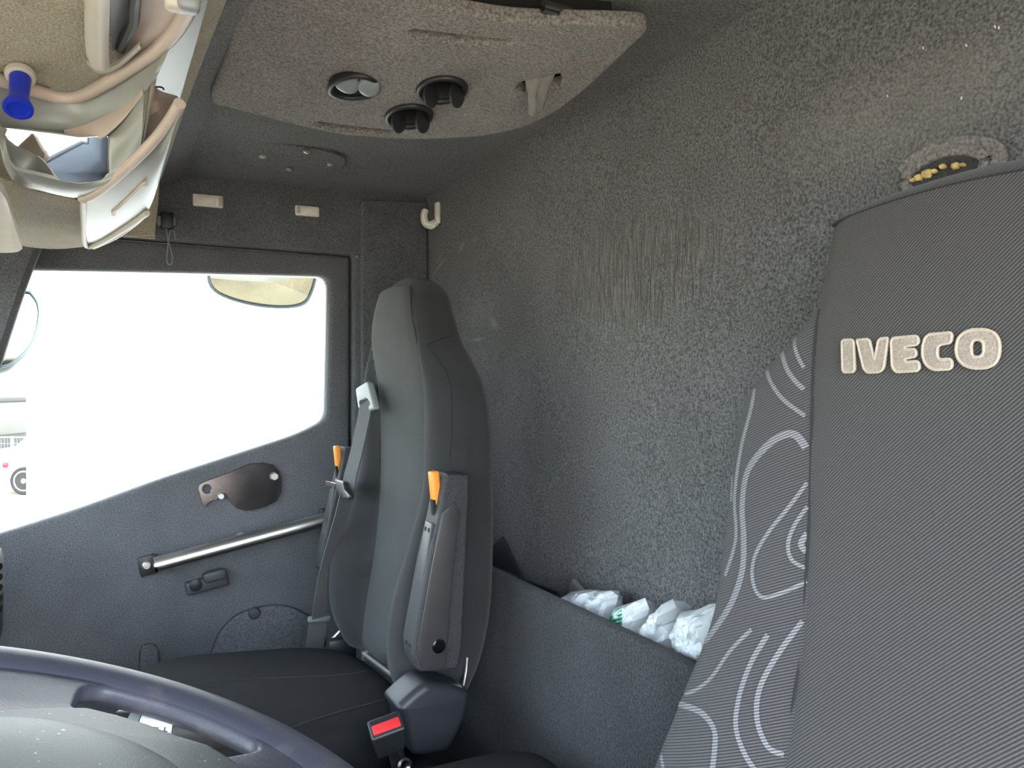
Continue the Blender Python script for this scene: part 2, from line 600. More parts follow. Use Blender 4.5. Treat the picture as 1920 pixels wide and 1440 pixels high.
def cast(tree, px, py, off=0.001):
    d = ray(px, py).normalized()
    loc, nrm, i, dist = tree.ray_cast(Vector((0, 0, 0)), d)
    if loc is None: return None
    if nrm.dot(d) > 0: nrm = -nrm
    return loc + nrm * off, nrm


def sstep(a, b, x):
    t = min(max((x - a) / (b - a), 0), 1)
    return t * t * (3 - 2 * t)


def interp(rows, z):
    """rows sorted by descending first column; smooth interpolation of the other columns"""
    rows = sorted(rows)
    if z <= rows[0][0]: return rows[0][1:]
    if z >= rows[-1][0]: return rows[-1][1:]
    for i in range(len(rows) - 1):
        if rows[i][0] <= z <= rows[i + 1][0]:
            p1, p2 = rows[i], rows[i + 1]
            p0 = rows[i - 1] if i > 0 else p1
            p3 = rows[i + 2] if i + 2 < len(rows) else p2
            h = p2[0] - p1[0]; t = (z - p1[0]) / h
            res = []
            for c in range(1, len(p1)):
                m1 = (p2[c] - p0[c]) / (p2[0] - p0[0]) if p2[0] != p0[0] else 0
                m2 = (p3[c] - p1[c]) / (p3[0] - p1[0]) if p3[0] != p1[0] else 0
                d = (p2[c] - p1[c]) / h
                if d == 0: m1 = m2 = 0
                else:
                    m1 = 0 if m1 * d < 0 else math.copysign(min(abs(m1), 3 * abs(d)), m1)
                    m2 = 0 if m2 * d < 0 else math.copysign(min(abs(m2), 3 * abs(d)), m2)
                t2, t3 = t * t, t * t * t
                res.append((2 * t3 - 3 * t2 + 1) * p1[c] + (t3 - 2 * t2 + t) * h * m1 + (-2 * t3 + 3 * t2) * p2[c] + (t3 - t2) * h * m2)
            return res


# ------------------------------------------------------------------ the cab shell
YD = 2.20      # inner face of the passenger side
XR = 0.88      # rear wall
FLOOR = -1.08
XZ_Y = lambda y: basis((0, y, 0), (1, 0, 0), (0, 0, 1), (0, -1, 0))      # 2D (x, z) on a plane y

struct(put('floor', box((0.05, 1.05, FLOOR - 0.02), (1.72, 2.44, 0.04), 0.002), 'plastic_black'))


def ceil_z(x): return 0.543 + (x - 0.18) * 0.0415


def grid(fn, us, vs, thick, tdir):
    bm = bmesh.new()
    V = [[bm.verts.new(fn(u, v)) for v in vs] for u in us]
    for i in range(len(us) - 1):
        for j in range(len(vs) - 1):
            bm.faces.new((V[i][j], V[i + 1][j], V[i + 1][j + 1], V[i][j + 1]))
    g = bmesh.ops.extrude_face_region(bm, geom=list(bm.faces))
    bmesh.ops.translate(bm, verts=[v for v in g['geom'] if isinstance(v, bmesh.types.BMVert)], vec=Vector(tdir) * thick)
    return bm


def lin(a, b, n): return [a + (b - a) * k / (n - 1) for k in range(n)]


ceiling = struct(put('ceiling', grid(lambda x, y: Vector((x, y, ceil_z(x) + 0.002 * noise.noise(Vector((x * 5, y * 5, 1))))), lin(0.17, 0.93, 30), lin(-0.16, 2.26, 60), 0.04, (0, 0, 1)), 'felt'))
roof_front = struct(put('trim_1', box((-0.16, 1.05, 0.59), (0.68, 2.42, 0.04), 0.002), 'felt_beige'))


def rear(y, z):
    x = XR + 0.004 * noise.noise(Vector((y * 4, z * 4, 0.3))) + 0.0018 * noise.noise(Vector((y * 12, z * 9, 4.0)))
    # panel seam behind the passenger seat: the corner panel stands a little forward
    ys = 1.50 + (z + 0.1) * 0.10
    if z < 0.10:
        x -= 0.006 * sstep(ys - 0.004, ys + 0.012, y) * sstep(0.10, -0.02, z)
    x += 0.03 * sstep(0.50, 0.60, z) * 0
    return Vector((x, y, z))


wall_rear = struct(put('wall_rear', grid(rear, lin(-0.16, 2.26, 190), lin(FLOOR - 0.02, 0.60, 90), 0.05, (1, 0, 0)), 'felt_rear'))

# side wall with the door opening, header above the door
dz_top, dx_rear = 0.378, 0.652
wall_out = [(-0.95, FLOOR - 0.02), (0.93, FLOOR - 0.02), (0.93, 0.60), (-0.95, 0.60)]
door_hole = roundpoly([(-0.80, -1.02), (dx_rear, -1.02), (dx_rear, dz_top), (-0.80, dz_top - 0.005)], [0.02, 0.02, 0.012, 0.02])
wall_right = struct(put('wall_right', plate([wall_out, door_hole], 0.07, 0.008, XZ_Y(YD + 0.025)), 'felt_door'))
struct(put('trim_6', plate([wall_out, door_hole], 0.02, 0.004, XZ_Y(YD + 0.072)), 'paint_white'))
# raised rear pillar trim between door and corner
pil = roundpoly([(0.672, -0.95), (0.875, -0.95), (0.875, 0.552), (0.672, 0.536)], 0.01)
struct(put('trim_2', plate([pil], 0.02, 0.006, XZ_Y(YD - 0.016)), 'felt_door'))
# beam across the cab at the front of the ceiling felt
bm = loft([[Vector((0.192, y, 0.575)), Vector((0.190, y, 0.541)), Vector((0.184, y, 0.536)), Vector((0.140, y, 0.509)), Vector((0.130, y, 0.509)), Vector((0.124, y, 0.515)), Vector((0.124, y, 0.575))] for y in lin(-0.14, YD - 0.008, 20)])
struct(put('trim_3', bm, 'felt'))

# driver side: pillar behind the open door and header
wl_out = [(-0.95, FLOOR - 0.02), (0.93, FLOOR - 0.02), (0.93, 0.60), (-0.95, 0.60)]
wl_hole = roundpoly([(-0.62, -0.98), (0.56, -0.98), (0.56, 0.46), (-0.30, 0.46)], 0.03)
struct(put('wall_left', plate([wl_out, wl_hole], 0.05, 0.006, XZ_Y(-0.135)), 'felt_door'))
# front: firewall, windscreen, pillars
struct(put('wall_front', box((-0.80, 1.05, -0.78), (0.06, 2.40, 0.70), 0.004), 'plastic_black'))
wsn = [Vector((-0.52, 0, 0.56)), Vector((-0.78, 0, -0.43))]
struct(put('trim_5', box((-0.53, 1.05, 0.42), (0.04, 2.40, 0.32), 0.006, Matrix.Rotation(0.15, 3, 'Y')), 'felt_beige'))  # unseen header added to cut the daylight through the windscreen
bm = bmesh.new()
vs = [bm.verts.new((p.x, y, p.z)) for p, y in ((wsn[0], -0.05), (wsn[0], 2.15), (wsn[1], 2.15), (wsn[1], -0.05))]
bm.faces.new(vs)
bmesh.ops.solidify(bm, geom=list(bm.faces), thickness=0.006)
struct(put('window_1', bm, 'windscreen'))
pa = [Y(88, 440, 2.15), Y(62, 503, 2.15), Y(30, 595, 2.15), Y(0, 690, 2.15), Y(-40, 815, 2.15), Y(-130, 1080, 2.15)]
pa = [p + Vector((-0.046, 0, 0)) for p in pa]
struct(put('trim_4', sweep(smoothpath(pa, 3), rect(0.025, 0.045, 0.012), up=Vector((0, 1, 0))), 'felt_door'))

# ------------------------------------------------------------------ passenger door
door = thing('door_1', (0.1, YD + 0.02, -1.0), 'dark felt-lined passenger door with a large window and steel grab bar', 'door')
del door['category']
door['kind'] = 'structure'
YDF = YD + 0.008                                     # face of the door felt
dout = roundpoly([(-0.79, -1.01), (dx_rear - 0.006, -1.01), (dx_rear - 0.006, dz_top - 0.006), (-0.79, dz_top - 0.012)], 0.012)


def xz(px, py, y=YDF): p = Y(px, py, y); return (p.x, p.z)


wpts = [xz(40, 503), xz(300, 508), xz(620, 516), xz(613, 788), xz(560, 815), xz(300, 900), xz(150, 955), xz(0, 1003), xz(-150, 1045), xz(-150, 700)]
whole = roundpoly(wpts, [0.01, 0.1, 0.035, 0.03, 0.05, 0.05, 0.05, 0.05, 0.03, 0.03])
part('door_panel', plate([dout, whole], 0.045, 0.012, XZ_Y(YDF + 0.0225), 3), 'felt_door', door)
seal_o = roundpoly([(-0.84, -1.06), (dx_rear + 0.04, -1.06), (dx_rear + 0.04, dz_top + 0.04), (-0.84, dz_top + 0.03)], 0.02)
part('outer_skin', plate([seal_o, whole], 0.02, 0.004, XZ_Y(YDF + 0.066)), 'paint_white', door)  # oversized skin, added to stop daylight leaking round the door edge
pane = plate([[(x, z) for x, z in roundpoly([xz(-160, 480), xz(640, 498), xz(632, 815), xz(-160, 1075)], 0.02)]], 0.005, 0.001, XZ_Y(YDF + 0.034))
part('window_pane', pane, 'pane', door, 'clear door window pane')

# etched glass marks in the pane corner
etch = join(*[box(Y(608 + 5 * math.cos(k) * 0.2 + (k % 3) * 4 - 4, 520 + (k // 3) * 6, YDF + 0.028), (0.0035, 0.001, 0.0012), 0, Matrix.Rotation(0.9, 3, 'Y')) for k in range(9)])
part('etched_mark', etch, 'mirror_shell', door, 'tiny dark etched glass marking')

# grab bar with brackets
gb = thing_bar = part('grab_bar', tube(smoothpath([Y(290, 1060, 2.135), Y(455, 1016, 2.135), Y(617, 973, 2.135)], 4), 0.0205, 20), 'steel_brushed', door, 'brushed stainless steel grab bar')
for px, py in ((277, 1060), (613, 968)):
    c = Y(px, py, YDF - 0.004)
    part('bracket', box(c, (0.042, 0.008, 0.052), 0.003, Matrix.Rotation(-0.16, 3, 'Y')), 'plastic_black', gb, 'black bar bracket')
for px, py in ((291, 1060), (617, 973)):
    a = Y(px, py, 2.135); dirn = (Y(617, 973, 2.135) - Y(291, 1060, 2.135)).normalized()
    part('end_collar', join(lathe(a - dirn * 0.003, dirn, [(0.004, 0), (0.0205, 0), (0.0205, 0.006), (0.004, 0.006)], 20), box(a.lerp(Vector((a.x, YDF, a.z)), 0.5), (0.006, abs(YDF - a.y), 0.034), 0.001)), 'steel_dark', gb)
c = Y(275, 1060, YDF - 0.008)
part('screw', lathe(c, (0, -1, 0), [(0.011, 0), (0.011, 0.003), (0.008, 0.006), (0.005, 0.006), (0.004, 0.003), (0.0005, 0.003)], 18), 'bolt', gb, 'bright screw with washer')
part('bolt', lathe(Y(452, 1006, YDF), (0, -1, 0), [(0.013, 0), (0.013, 0.004), (0.008, 0.008), (0.0005, 0.009)], 18), 'plastic_grey', door, 'round grey bolt cap')

# steel lock plate
lp = [(371, 916), (374, 907), (384, 902), (430, 885), (468, 869), (492, 867), (510, 871), (522, 883), (527, 900), (526, 922), (518, 938), (500, 948),
      (480, 954), (460, 957), (445, 953), (434, 944), (427, 934), (423, 925), (416, 924), (409, 930), (407, 937), (398, 937), (389, 942), (383, 950), (378, 944)]
lp2 = [xz(px, py) for px, py in lp]
hole = [xz(387 + 8.5 * math.cos(k * math.pi / 9), 916 + 8.5 * math.sin(k * math.pi / 9)) for k in range(18)]
lpo = part('lock_plate', plate([lp2, hole], 0.006, 0.0008, XZ_Y(YDF - 0.006), 0), 'steel_plate', door, 'dark polished steel cover plate with a hole', smooth=25)
for px, py, r in ((514, 893, 0.0125), (414, 930, 0.009)):
    part('bolt', lathe(Y(px, py, YDF - 0.009), (0, -1, 0), [(r, 0), (r, 0.006), (r * 0.8, 0.009), (0.0005, 0.009)], 6 if r > 0.01 else 18), 'bolt', lpo, 'bright bolt head')
# inner latch handle
cl = Y(388, 1092, YDF)
R7 = Matrix.Rotation(-0.16, 3, 'Y')
lh = part('latch_handle', box(Y(388, 1094, YDF - 0.008), (0.108, 0.022, 0.036), 0.006, R7, 3), 'latch_grey', door, 'charcoal plastic door latch')
part('lever', squircle(Y(403, 1079, YDF - 0.026), (0.062, 0.024, 0.030), 4, fn=lambda p: R7 @ p), 'latch_grey', lh)
part('lock_button', lathe(Y(367, 1097, YDF - 0.018), (0, -1, 0), [(0.016, 0), (0.0165, 0.003), (0.015, 0.004), (0.0005, 0.004)], 24), 'plastic_dark', lh)
part('knob', lathe(Y(476, 1148, YDF), (0, -1, 0), [(0.014, 0), (0.017, 0.004), (0.017, 0.010), (0.012, 0.016), (0.0005, 0.017)], 10), 'latch_grey', door, 'small dark lobed knob')
# raised round felt cover and small tab low on the door
arc = [(392, 1240), (400, 1210), (415, 1180), (440, 1155), (470, 1142), (510, 1134), (550, 1139), (585, 1160), (605, 1190), (612, 1240), (612, 1400), (392, 1400)]
part('speaker_cover', plate([[xz(*q) for q in arc]], 0.012, 0.004, XZ_Y(YDF - 0.002)), 'felt_door', door)
part('cover_groove', tube([Y(a, b, YDF - 0.006) for a, b in [(q.x, q.y) for q in smoothpath([Vector((*q, 0)) for q in arc[:10]], 4)]], 0.0014, 6), 'felt_box', door)
part('cover_groove', tube([Y(a, b, YDF - 0.006) for a, b in ((262, 1290), (262, 1222), (267, 1210), (280, 1206), (292, 1210), (298, 1222), (300, 1290))], 0.0012, 6), 'felt_box', door)
part('tab_cover', plate([roundpoly([xz(261, 1300), xz(263, 1215), xz(272, 1206), xz(288, 1206), xz(297, 1215), xz(300, 1300)], 0.008)], 0.012, 0.004, XZ_Y(YDF - 0.002)), 'felt_door', door)
# bright striker end at the top of the door's rear edge
sm = thing('striker_pin', Y(667, 480, YD - 0.012), 'tiny bright metal pin at the top rear corner of the door frame', 'pin')
part('pin', lathe(Y(667, 480, YD - 0.012), (0.2, -1, -0.3), [(0.004, 0), (0.004, 0.008), (0.0005, 0.009)], 10), 'steel_brushed', sm)

# ------------------------------------------------------------------ lamps, hook and sensor on the side
def lamp(px, py, w, h, flip, label):
    c = Y(px, py, YD - 0.014)
    t = thing('interior_lamp', c, label, 'lamp', 'small cream lamps in the felt above the door')
    R = Matrix.Rotation(-0.02, 3, 'Y')
    part('housing', box(c, (w, 0.012, h), 0.004, R, 3), 'lens_cream', t)
    s = -1 if flip else 1
    part('lens', box(c + Vector((-0.006 * s, -0.006, 0)), (w * 0.66, 0.006, h * 0.62), 0.0025, R, 2), 'lens_cream', t)
    part('rocker_switch', box(c + Vector((s * w * 0.40, -0.007, 0)), (w * 0.12, 0.006, h * 0.7), 0.0015, R, 2), 'plastic_beige', t)


lamp(390, 377, 0.076, 0.033, False, 'cream interior lamp above the door, nearer the overhead shelf')
lamp(576, 396, 0.067, 0.029, True, 'cream interior lamp above the door, nearer the rear pillar')

hk = thing('coat_hook', X(815, 402, XR - 0.004), 'small cream plastic coat hook at the rear wall corner', 'hook')
b0 = X(820, 400, XR - 0.006)
part('back_plate', box(b0, (0.012, 0.026, 0.064), 0.004), 'lens_cream', hk)
hp = [b0 + Vector((-0.004, 0.0, -0.026)), b0 + Vector((-0.018, 0.004, -0.036)), b0 + Vector((-0.034, 0.008, -0.030)), b0 + Vector((-0.038, 0.010, -0.010)), b0 + Vector((-0.034, 0.010, 0.008))]
part('hook_arm', sweep(smoothpath(hp, 5), rect(0.008, 0.012, 0.004), up=Vector((1, 0, 0.4))), 'lens_cream', hk)

cs = Y(313, 414, YD - 0.045)
sn = thing('belt_clip_sensor', cs, 'small dark plastic box with a thin hanging cord loop beside the overhead shelf', 'sensor')
part('housing', box(cs, (0.030, 0.024, 0.042), 0.003), 'plastic_dark', sn)
part('side_button', box(cs + Vector((-0.018, 0, -0.002)), (0.010, 0.018, 0.024), 0.004), 'plastic_vent_grey', sn)
part('side_button', box(cs + Vector((0.016, 0, -0.002)), (0.006, 0.018, 0.022), 0.002), 'plastic_vent_grey', sn)
lo = [Y(312, 428, 2.15), Y(315, 450, 2.15), Y(322, 475, 2.15), Y(323, 491, 2.15), Y(318, 497, 2.15), Y(313, 489, 2.15), Y(314, 470, 2.15), Y(316, 450, 2.15), Y(320, 432, 2.15), Y(327, 436, 2.15), Y(328, 450, 2.15)]
part('cord_loop', tube(smoothpath(lo, 5), 0.0013, 6), 'plastic_vent_grey', sn)

# ------------------------------------------------------------------ ceiling: access panel and roof console
def on_ceil(px, py, d=0.0):
    p = Z(px, py, 0.55)
    for _ in range(4): p = Z(px, py, ceil_z(p.x) - d)
    return p


ap = [on_ceil(*q) for q in ((467, 300), (475, 284), (495, 271), (520, 268), (600, 277), (638, 287), (648, 297), (636, 312), (600, 322), (560, 323), (500, 314), (472, 308))]
pan = part('access_panel', plate([[(p.x, p.y) for p in smoothpath([Vector((q.x, q.y, 0)) for q in ap], 4, True)]], 0.010, 0.003, basis((0, 0, ceil_z(0.43) - 0.000), (1, 0, 0), (0, 1, 0), (0, 0, 1)) @ Matrix.Shear('XY', 4, (0, 0))), 'felt', ceiling)
for px, py in ((492, 292), (575, 283), (619, 307), (542, 316)):
    part('screw', lathe(on_ceil(px, py, 0.008), (0, 0, -1), [(0.008, 0), (0.008, 0.003), (0.004, 0.006), (0.0005, 0.006)], 12), 'bolt', pan)

CC = Vector((0.45, 1.2, 0.487)); CN = Vector((0.0, 0.075, 1)).normalized()
CU = Vector((1, 0, 0)); CV = CN.cross(CU)


def curl(x): return 0.047 * sstep(0.42, 0.17, x)


def con(px, py):
    p = PL(px, py, CC, CN)
    for _ in range(6):                      # the shell curls up towards the front beam
        p = Z(px, py, CC.z - 0.075 * (p.y - CC.y) + curl(p.x))
    p -= CC
    return (p.x, p.y)


cons = thing('roof_console', (0.45, 1.2, 0.53), 'brownish grey felt roof console with air vents under the ceiling', 'roof console')
cout = [(478, -60), (430, 90), (396, 186), (425, 202), (500, 222), (600, 246), (680, 257), (760, 262), (840, 261), (920, 254), (985, 238), (1040, 212), (1095, 172), (1160, 112),
        (1196, 78), (1212, 62), (1210, 52), (1190, 48), (1140, 46), (1060, 44), (960, 40), (860, 24), (790, 0), (740, -30)]
slot1 = [(767, 60), (780, 57), (830, 63), (890, 71), (950, 77), (957, 80), (940, 85), (890, 82), (820, 76), (775, 68)]
slot2 = [(590, 232), (600, 230), (660, 238), (735, 246), (738, 249), (720, 252), (650, 247), (600, 238)]
slot3 = [(967, 168), (975, 157), (1000, 148), (1030, 143), (1050, 140), (1056, 150), (1050, 165), (1020, 172), (985, 178)]
vents = [((664, 161), 51, 26, 8), ((829, 166), 49, 25, -4), ((767, 216), 46, 22, -4)]


def cons_vent_outline(c, rx, ry, rot, k=1.0):
    a = math.radians(rot)
    o = []
    for i in range(26):
        t = 2 * math.pi * i / 26
        x, y = k * rx * math.cos(t), k * ry * math.sin(t)
        o.append(con(c[0] + x * math.cos(a) - y * math.sin(a), c[1] + x * math.sin(a) + y * math.cos(a)))
    return o


holes = [[con(*q) for q in s] for s in (slot1, slot2, slot3)] + [cons_vent_outline(c, rx, ry, ro, 0.9) for c, rx, ry, ro in vents]
CM = basis(CC + CN * 0.012, CU, CV, CN)
o2 = [(q.x, q.y) for q in smoothpath([Vector((*con(*q), 0)) for q in cout], 3, True)]
bms = plate([o2] + holes, 0.024, 0.006, CM, 3)
for k in range(9):
    bmesh.ops.bisect_plane(bms, geom=list(bms.verts) + list(bms.edges) + list(bms.faces), plane_co=(0.17 + 0.03 * k, 0, 0), plane_no=(1, 0, 0))
for v in bms.verts: v.co.z += curl(v.co.x)
part('felt_shell', bms, 'felt_console', cons, smooth=50)
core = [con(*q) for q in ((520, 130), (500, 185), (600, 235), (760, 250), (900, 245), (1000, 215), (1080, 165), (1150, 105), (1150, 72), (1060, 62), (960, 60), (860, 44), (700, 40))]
part('gap_shade_core', plate([core], 0.03, 0.001, basis(CC + CN * 0.052, CU, CV, CN)), 'opening_shade', cons)  # black block added so the gap above the lip reads as deep shade
for i, (c, rx, ry, ro) in enumerate(vents):
    grey = i == 0
    lv = CN * curl(PL(c[0], c[1], CC, CN).x)
    v = part('air_vent', plate([cons_vent_outline(c, rx, ry, ro, 1.0), cons_vent_outline(c, rx, ry, ro, 0.78)], 0.012, 0.004, basis(CC - CN * 0.001 + lv, CU, CV, CN)), 'plastic_dark', cons, ('grey' if grey else 'black') + ' round air vent')
    cc = PL(c[0], c[1], CC, CN) + lv
    for s in (-1, 1):
        rot = Matrix.Rotation(math.radians(-28), 3, 'Z')
        if grey:
            bmv = squircle(Vector((0, 0, 0)), (0.039 - 0.003 * s, 0.038, 0.014), 2.2, 20, 10)
            nn = Vector((-0.25, -0.45, -0.85)).normalized(); uu = Vector((0.94, -0.1, -0.2)); uu = (uu - nn * uu.dot(nn)).normalized()
            bmv.transform(basis(cc + Vector((0.006, 0, 0)) + RT * (0.018 * s) + Vector((0, -0.002, -0.004 - 0.003 * s)), uu, nn.cross(uu), nn))
            part('vent_blade', bmv, 'plastic_vent_grey', v, 'closed light grey blade')
        else:
            bmv = plate([ell(0, 0, 0.0185, 0.023, 22)], 0.004, 0.0015, basis(cc + Vector((0.019 * s + 0.002, -0.010 * s - 0.002, -0.011)), Vector((0.81, 0.44, -0.38)), Vector((0.35, 0.17, 0.92)), Vector((0.47, -0.88, 0))))
            part('vent_blade', bmv, 'plastic_black', v)
    part('vent_bowl', plate([cons_vent_outline(c, rx, ry, ro, 0.95), cons_vent_outline(c, rx, ry, ro, 0.76)], 0.034, 0.001, basis(CC + CN * 0.019 + lv, CU, CV, CN)), 'plastic_black', v)
    part('vent_throat', plate([cons_vent_outline(c, rx, ry, ro, 0.86)], 0.004, 0.001, basis(CC + CN * 0.032 + lv, CU, CV, CN)), 'opening_shade', v)
# metal hinge in the opening above the console lip
hx = Z(1045, 4, 0.528)
hg = part('hinge', join(lathe(hx + Vector((-0.012, 0.02, 0.0)), (1, 0, 0), [(0.009, 0), (0.009, 0.024), (0.005, 0.026)], 14), box(hx + Vector((0.022, 0.022, 0.0)), (0.030, 0.012, 0.020), 0.003)), 'steel_dark', cons, 'dark metal hinge')
# stuffed cloth
ct = [PL(985, 150, CC, CN), PL(1000, 148, CC, CN), PL(1020, 143, CC, CN), PL(1043, 140, CC, CN)]
d0 = [Vector((0, 0, 0.03)), Vector((0, 0, 0)), Vector((0, 0, -0.02)), Vector((0, 0, -0.04)), Vector((0, 0, -0.055))]
bot = [Y(990, 200, 1.12), Y(994, 222, 1.12), Y(1008, 212, 1.12), Y(1024, 203, 1.12)]
bmc = bmesh.new()
rows = []
for j in range(9):
    t = j / 8
    row = []
    for k in range(13):
        f = k / 12 * 3; i = min(int(f), 2); g = f - i
        a = ct[i].lerp(ct[i + 1], g) + Vector((0, 0, 0.012)); b = bot[i].lerp(bot[i + 1], g)
        p = a.lerp(b, t)
        p += Vector((0.3, -1, 0)) * (0.006 * math.sin(k * 1.3 + t * 2) * t + 0.004 * noise.noise(p * 40))
        row.append(bmc.verts.new(p))
    rows.append(row)
for j in range(8):
    for k in range(12): bmc.faces.new((rows[j][k], rows[j][k + 1], rows[j + 1][k + 1], rows[j + 1][k]))
bmesh.ops.solidify(bmc, geom=list(bmc.faces), thickness=0.003)
rag = put('rag', bmc, 'cloth_grey', None, 60)
tag(rag, 'light grey cloth stuffed into the hole of the roof console', 'cloth')

# ------------------------------------------------------------------ hole torn in the rear wall
hc = X(1775, 330, XR)
ring = []
for k in range(24):
    a = 2 * math.pi * k / 24
    ring.append(hc + Vector((-0.004, 0.048 * math.cos(a) * (1 + 0.06 * math.sin(3 * a)), 0.027 * math.sin(a))))
th = part('torn_rim', tube(smoothpath(ring, 2, True), 0.0075, 8, closed=True), 'felt_console', wall_rear, 'frayed felt edge of a hole')
rg2 = [hc + (p - hc) * 1.28 + Vector((0.003, 0, 0)) for p in ring[2:20]]
part('torn_flap', sweep(smoothpath(rg2, 2), rect(0.002, 0.008), up=Vector((1, 0, 0))), 'felt_console', wall_rear)
part('hole_lining', plate([[(q.y, q.z) for q in ring]], 0.004, 0.0005, basis((XR - 0.004, 0, 0), (0, 1, 0), (0, 0, 1), (-1, 0, 0))), 'plastic_grained', wall_rear)
for px, py, s in ((1722, 333, 0.010), (1738, 326, 0.014), (1752, 321, 0.007), (1768, 312, 0.008), (1792, 311, 0.010), (1806, 309, 0.006), (1712, 338, 0.007)):
    part('foam_lump', squircle(X(px, py, XR - 0.008), (0.008, s, s * 0.8), 2.5, 10, 6, fn=lambda p: p * (1 + 0.3 * noise.noise(p * 300))), 'foam', wall_rear, 'yellow foam crumb')
for px, py in ((1866, 50), (1812, 85), (1803, 184), (1664, 180), (1873, 52), (1731, 90)):
    c = X(px, py, XR - 0.005)
    part('paint_fleck', box(c, (0.002, 0.0013, 0.0034), 0.0003, Matrix.Rotation(random.uniform(-.6, .6), 3, 'X')), 'paint_speck', wall_rear)

# ------------------------------------------------------------------ overhead shelf above the windscreen
sh = thing('overhead_shelf', (-0.1, 1.2, 0.5), 'beige and silver moulded overhead shelf above the windscreen', 'shelf')
part('carcass', box((-0.20, 1.12, 0.50), (0.64, 1.95, 0.03), 0.004), 'felt_beige', sh)
part('end_board', box((-0.12, 2.105, 0.435), (0.484, 0.012, 0.15), 0.002), 'felt_beige', sh)
ZZ = lambda lst: [Z(*q) for q in lst]
rimA = [(-60, 132, .40), (0, 150, .40), (60, 168, .40), (110, 182, .40), (150, 180, .40), (200, 155, .40), (255, 120, .40), (300, 88, .40), (335, 50, .40), (362, 0, .40), (385, -60, .40)]
# upper felt recess
part('felt_panel', patch(ZZ([(-60, -80, .42), (60, -80, .42), (160, -80, .42), (190, -80, .42)]), ZZ([(-60, 130, .41), (0, 145, .41), (70, 166, .41), (190, 150, .41)]), 20, 5), 'felt_beige', sh)
# open compartment with bezel
bz = part('compartment_bezel', patch(ZZ([(158, -80, .395), (158, 20, .395), (160, 90, .395), (166, 120, .395)]), ZZ([(207, -80, .385), (206, 20, .385), (204, 85, .385), (206, 128, .385)]), 16, 6, 0.008), 'plastic_beige', sh)
part('bezel_foot', patch(ZZ([(162, 112, .392), (180, 124, .392), (205, 128, .392), (235, 110, .392), (262, 85, .392)]), ZZ([(166, 122, .40), (184, 138, .40), (212, 134, .40), (240, 114, .40), (266, 90, .40)]), 16, 4, 0.004), 'plastic_beige', sh)
part('compartment_side', patch(ZZ([(207, -80, .40), (207, 30, .40), (209, 95, .40)]), ZZ([(250, -80, .41), (246, 30, .41), (224, 93, .41)]), 12, 3), 'plastic_vent_grey', sh)
part('compartment_shade', patch(ZZ([(245, -80, .415), (243, 20, .415), (226, 92, .415)]), ZZ([(270, -80, .42), (262, 20, .42), (245, 60, .42)]), 12, 3), 'opening_shade', sh)  # black sheet painted as the shade inside the compartment
part('cable_bundle', tube(smoothpath(ZZ([(258, -30, .40), (252, 10, .40), (250, 40, .40), (238, 66, .40), (226, 92, .405)]), 5), 0.006, 8), 'plastic_black', sh)
part('compartment_floor', patch(ZZ([(262, -80, .41), (262, 0, .41), (250, 50, .41), (214, 104, .41)]), ZZ([(385, -80, .405), (350, 0, .405), (310, 60, .405), (240, 118, .405)]), 16, 3), 'plastic_pink', sh)
# rolled upper rim
part('upper_rim', tube(smoothpath(ZZ(rimA), 4), 0.0085, 14), 'plastic_pink', sh)
# silver fascia under the rim
fas = part('fascia', patch(ZZ([(-60, 140, .400), (0, 158, .400), (60, 175, .400), (112, 190, .400), (152, 188, .400), (202, 164, .400), (258, 128, .400), (302, 94, .400), (325, 70, .400)]),
                     ZZ([(-60, 225, .365), (0, 237, .365), (55, 243, .365), (110, 250, .365), (150, 258, .365), (190, 250, .365), (232, 215, .368), (268, 175, .37), (284, 160, .375)]), 30, 8, 0.006), 'plastic_silver', sh)
part('scoop', patch(ZZ([(120, 250, .362), (150, 243, .368), (200, 222, .37), (240, 196, .372), (268, 170, .372)]), ZZ([(130, 256, .352), (165, 266, .348), (196, 256, .350), (232, 224, .358), (268, 178, .368)]), 20, 5, 0.004), 'plastic_pink', sh)
ra, rb_, rc = Z(3, 238, .360), Z(206, 252, .356), Z(110, 338, .298)
rn = (rb_ - ra).cross(rc - ra).normalized()
rn = rn if rn.y < 0 else -rn
ru = (rb_ - ra).normalized(); rv = rn.cross(ru)
rpo = [PL(*q, ra, rn) - ra for q in ((3, 237), (55, 243), (110, 250), (150, 256), (205, 252), (204, 326), (196, 334), (178, 340), (150, 343), (110, 338), (70, 328), (24, 316))]
part('reflective_panel', plate([roundpoly([(q.dot(ru), q.dot(rv)) for q in rpo], 0.006)], 0.006, 0.001, basis(ra, ru, rv, rn)), 'chrome', sh, 'mirror-like chrome panel')
part('fascia_cheek', patch(ZZ([(203, 254, .355), (232, 222, .362), (270, 174, .368)]), ZZ([(205, 330, .304), (232, 306, .314), (264, 276, .325)]), 12, 6, 0.004), 'plastic_silver', sh)
part('fascia_lip', patch(ZZ([(-40, 200, .36), (2, 238, .358), (12, 280, .33), (24, 316, .301), (70, 328, .298), (110, 338, .297), (150, 344, .297), (180, 340, .299), (206, 330, .302), (236, 306, .312), (266, 276, .323)]),
                         ZZ([(-60, 260, .35), (-6, 262, .345), (6, 305, .32), (30, 345, .292), (75, 357, .288), (110, 366, .287), (142, 371, .287), (172, 364, .290), (200, 346, .296), (236, 316, .308), (268, 286, .320)]), 34, 5, 0.004), 'plastic_silver', sh)
part('fascia_post', patch(ZZ([(292, 96, .40), (288, 130, .39), (282, 165, .375), (274, 220, .35), (266, 278, .332)]), ZZ([(303, 92, .402), (296, 130, .392), (290, 170, .378), (282, 210, .36), (268, 280, .336)]), 16, 3, 0.002), 'plastic_beige', sh)
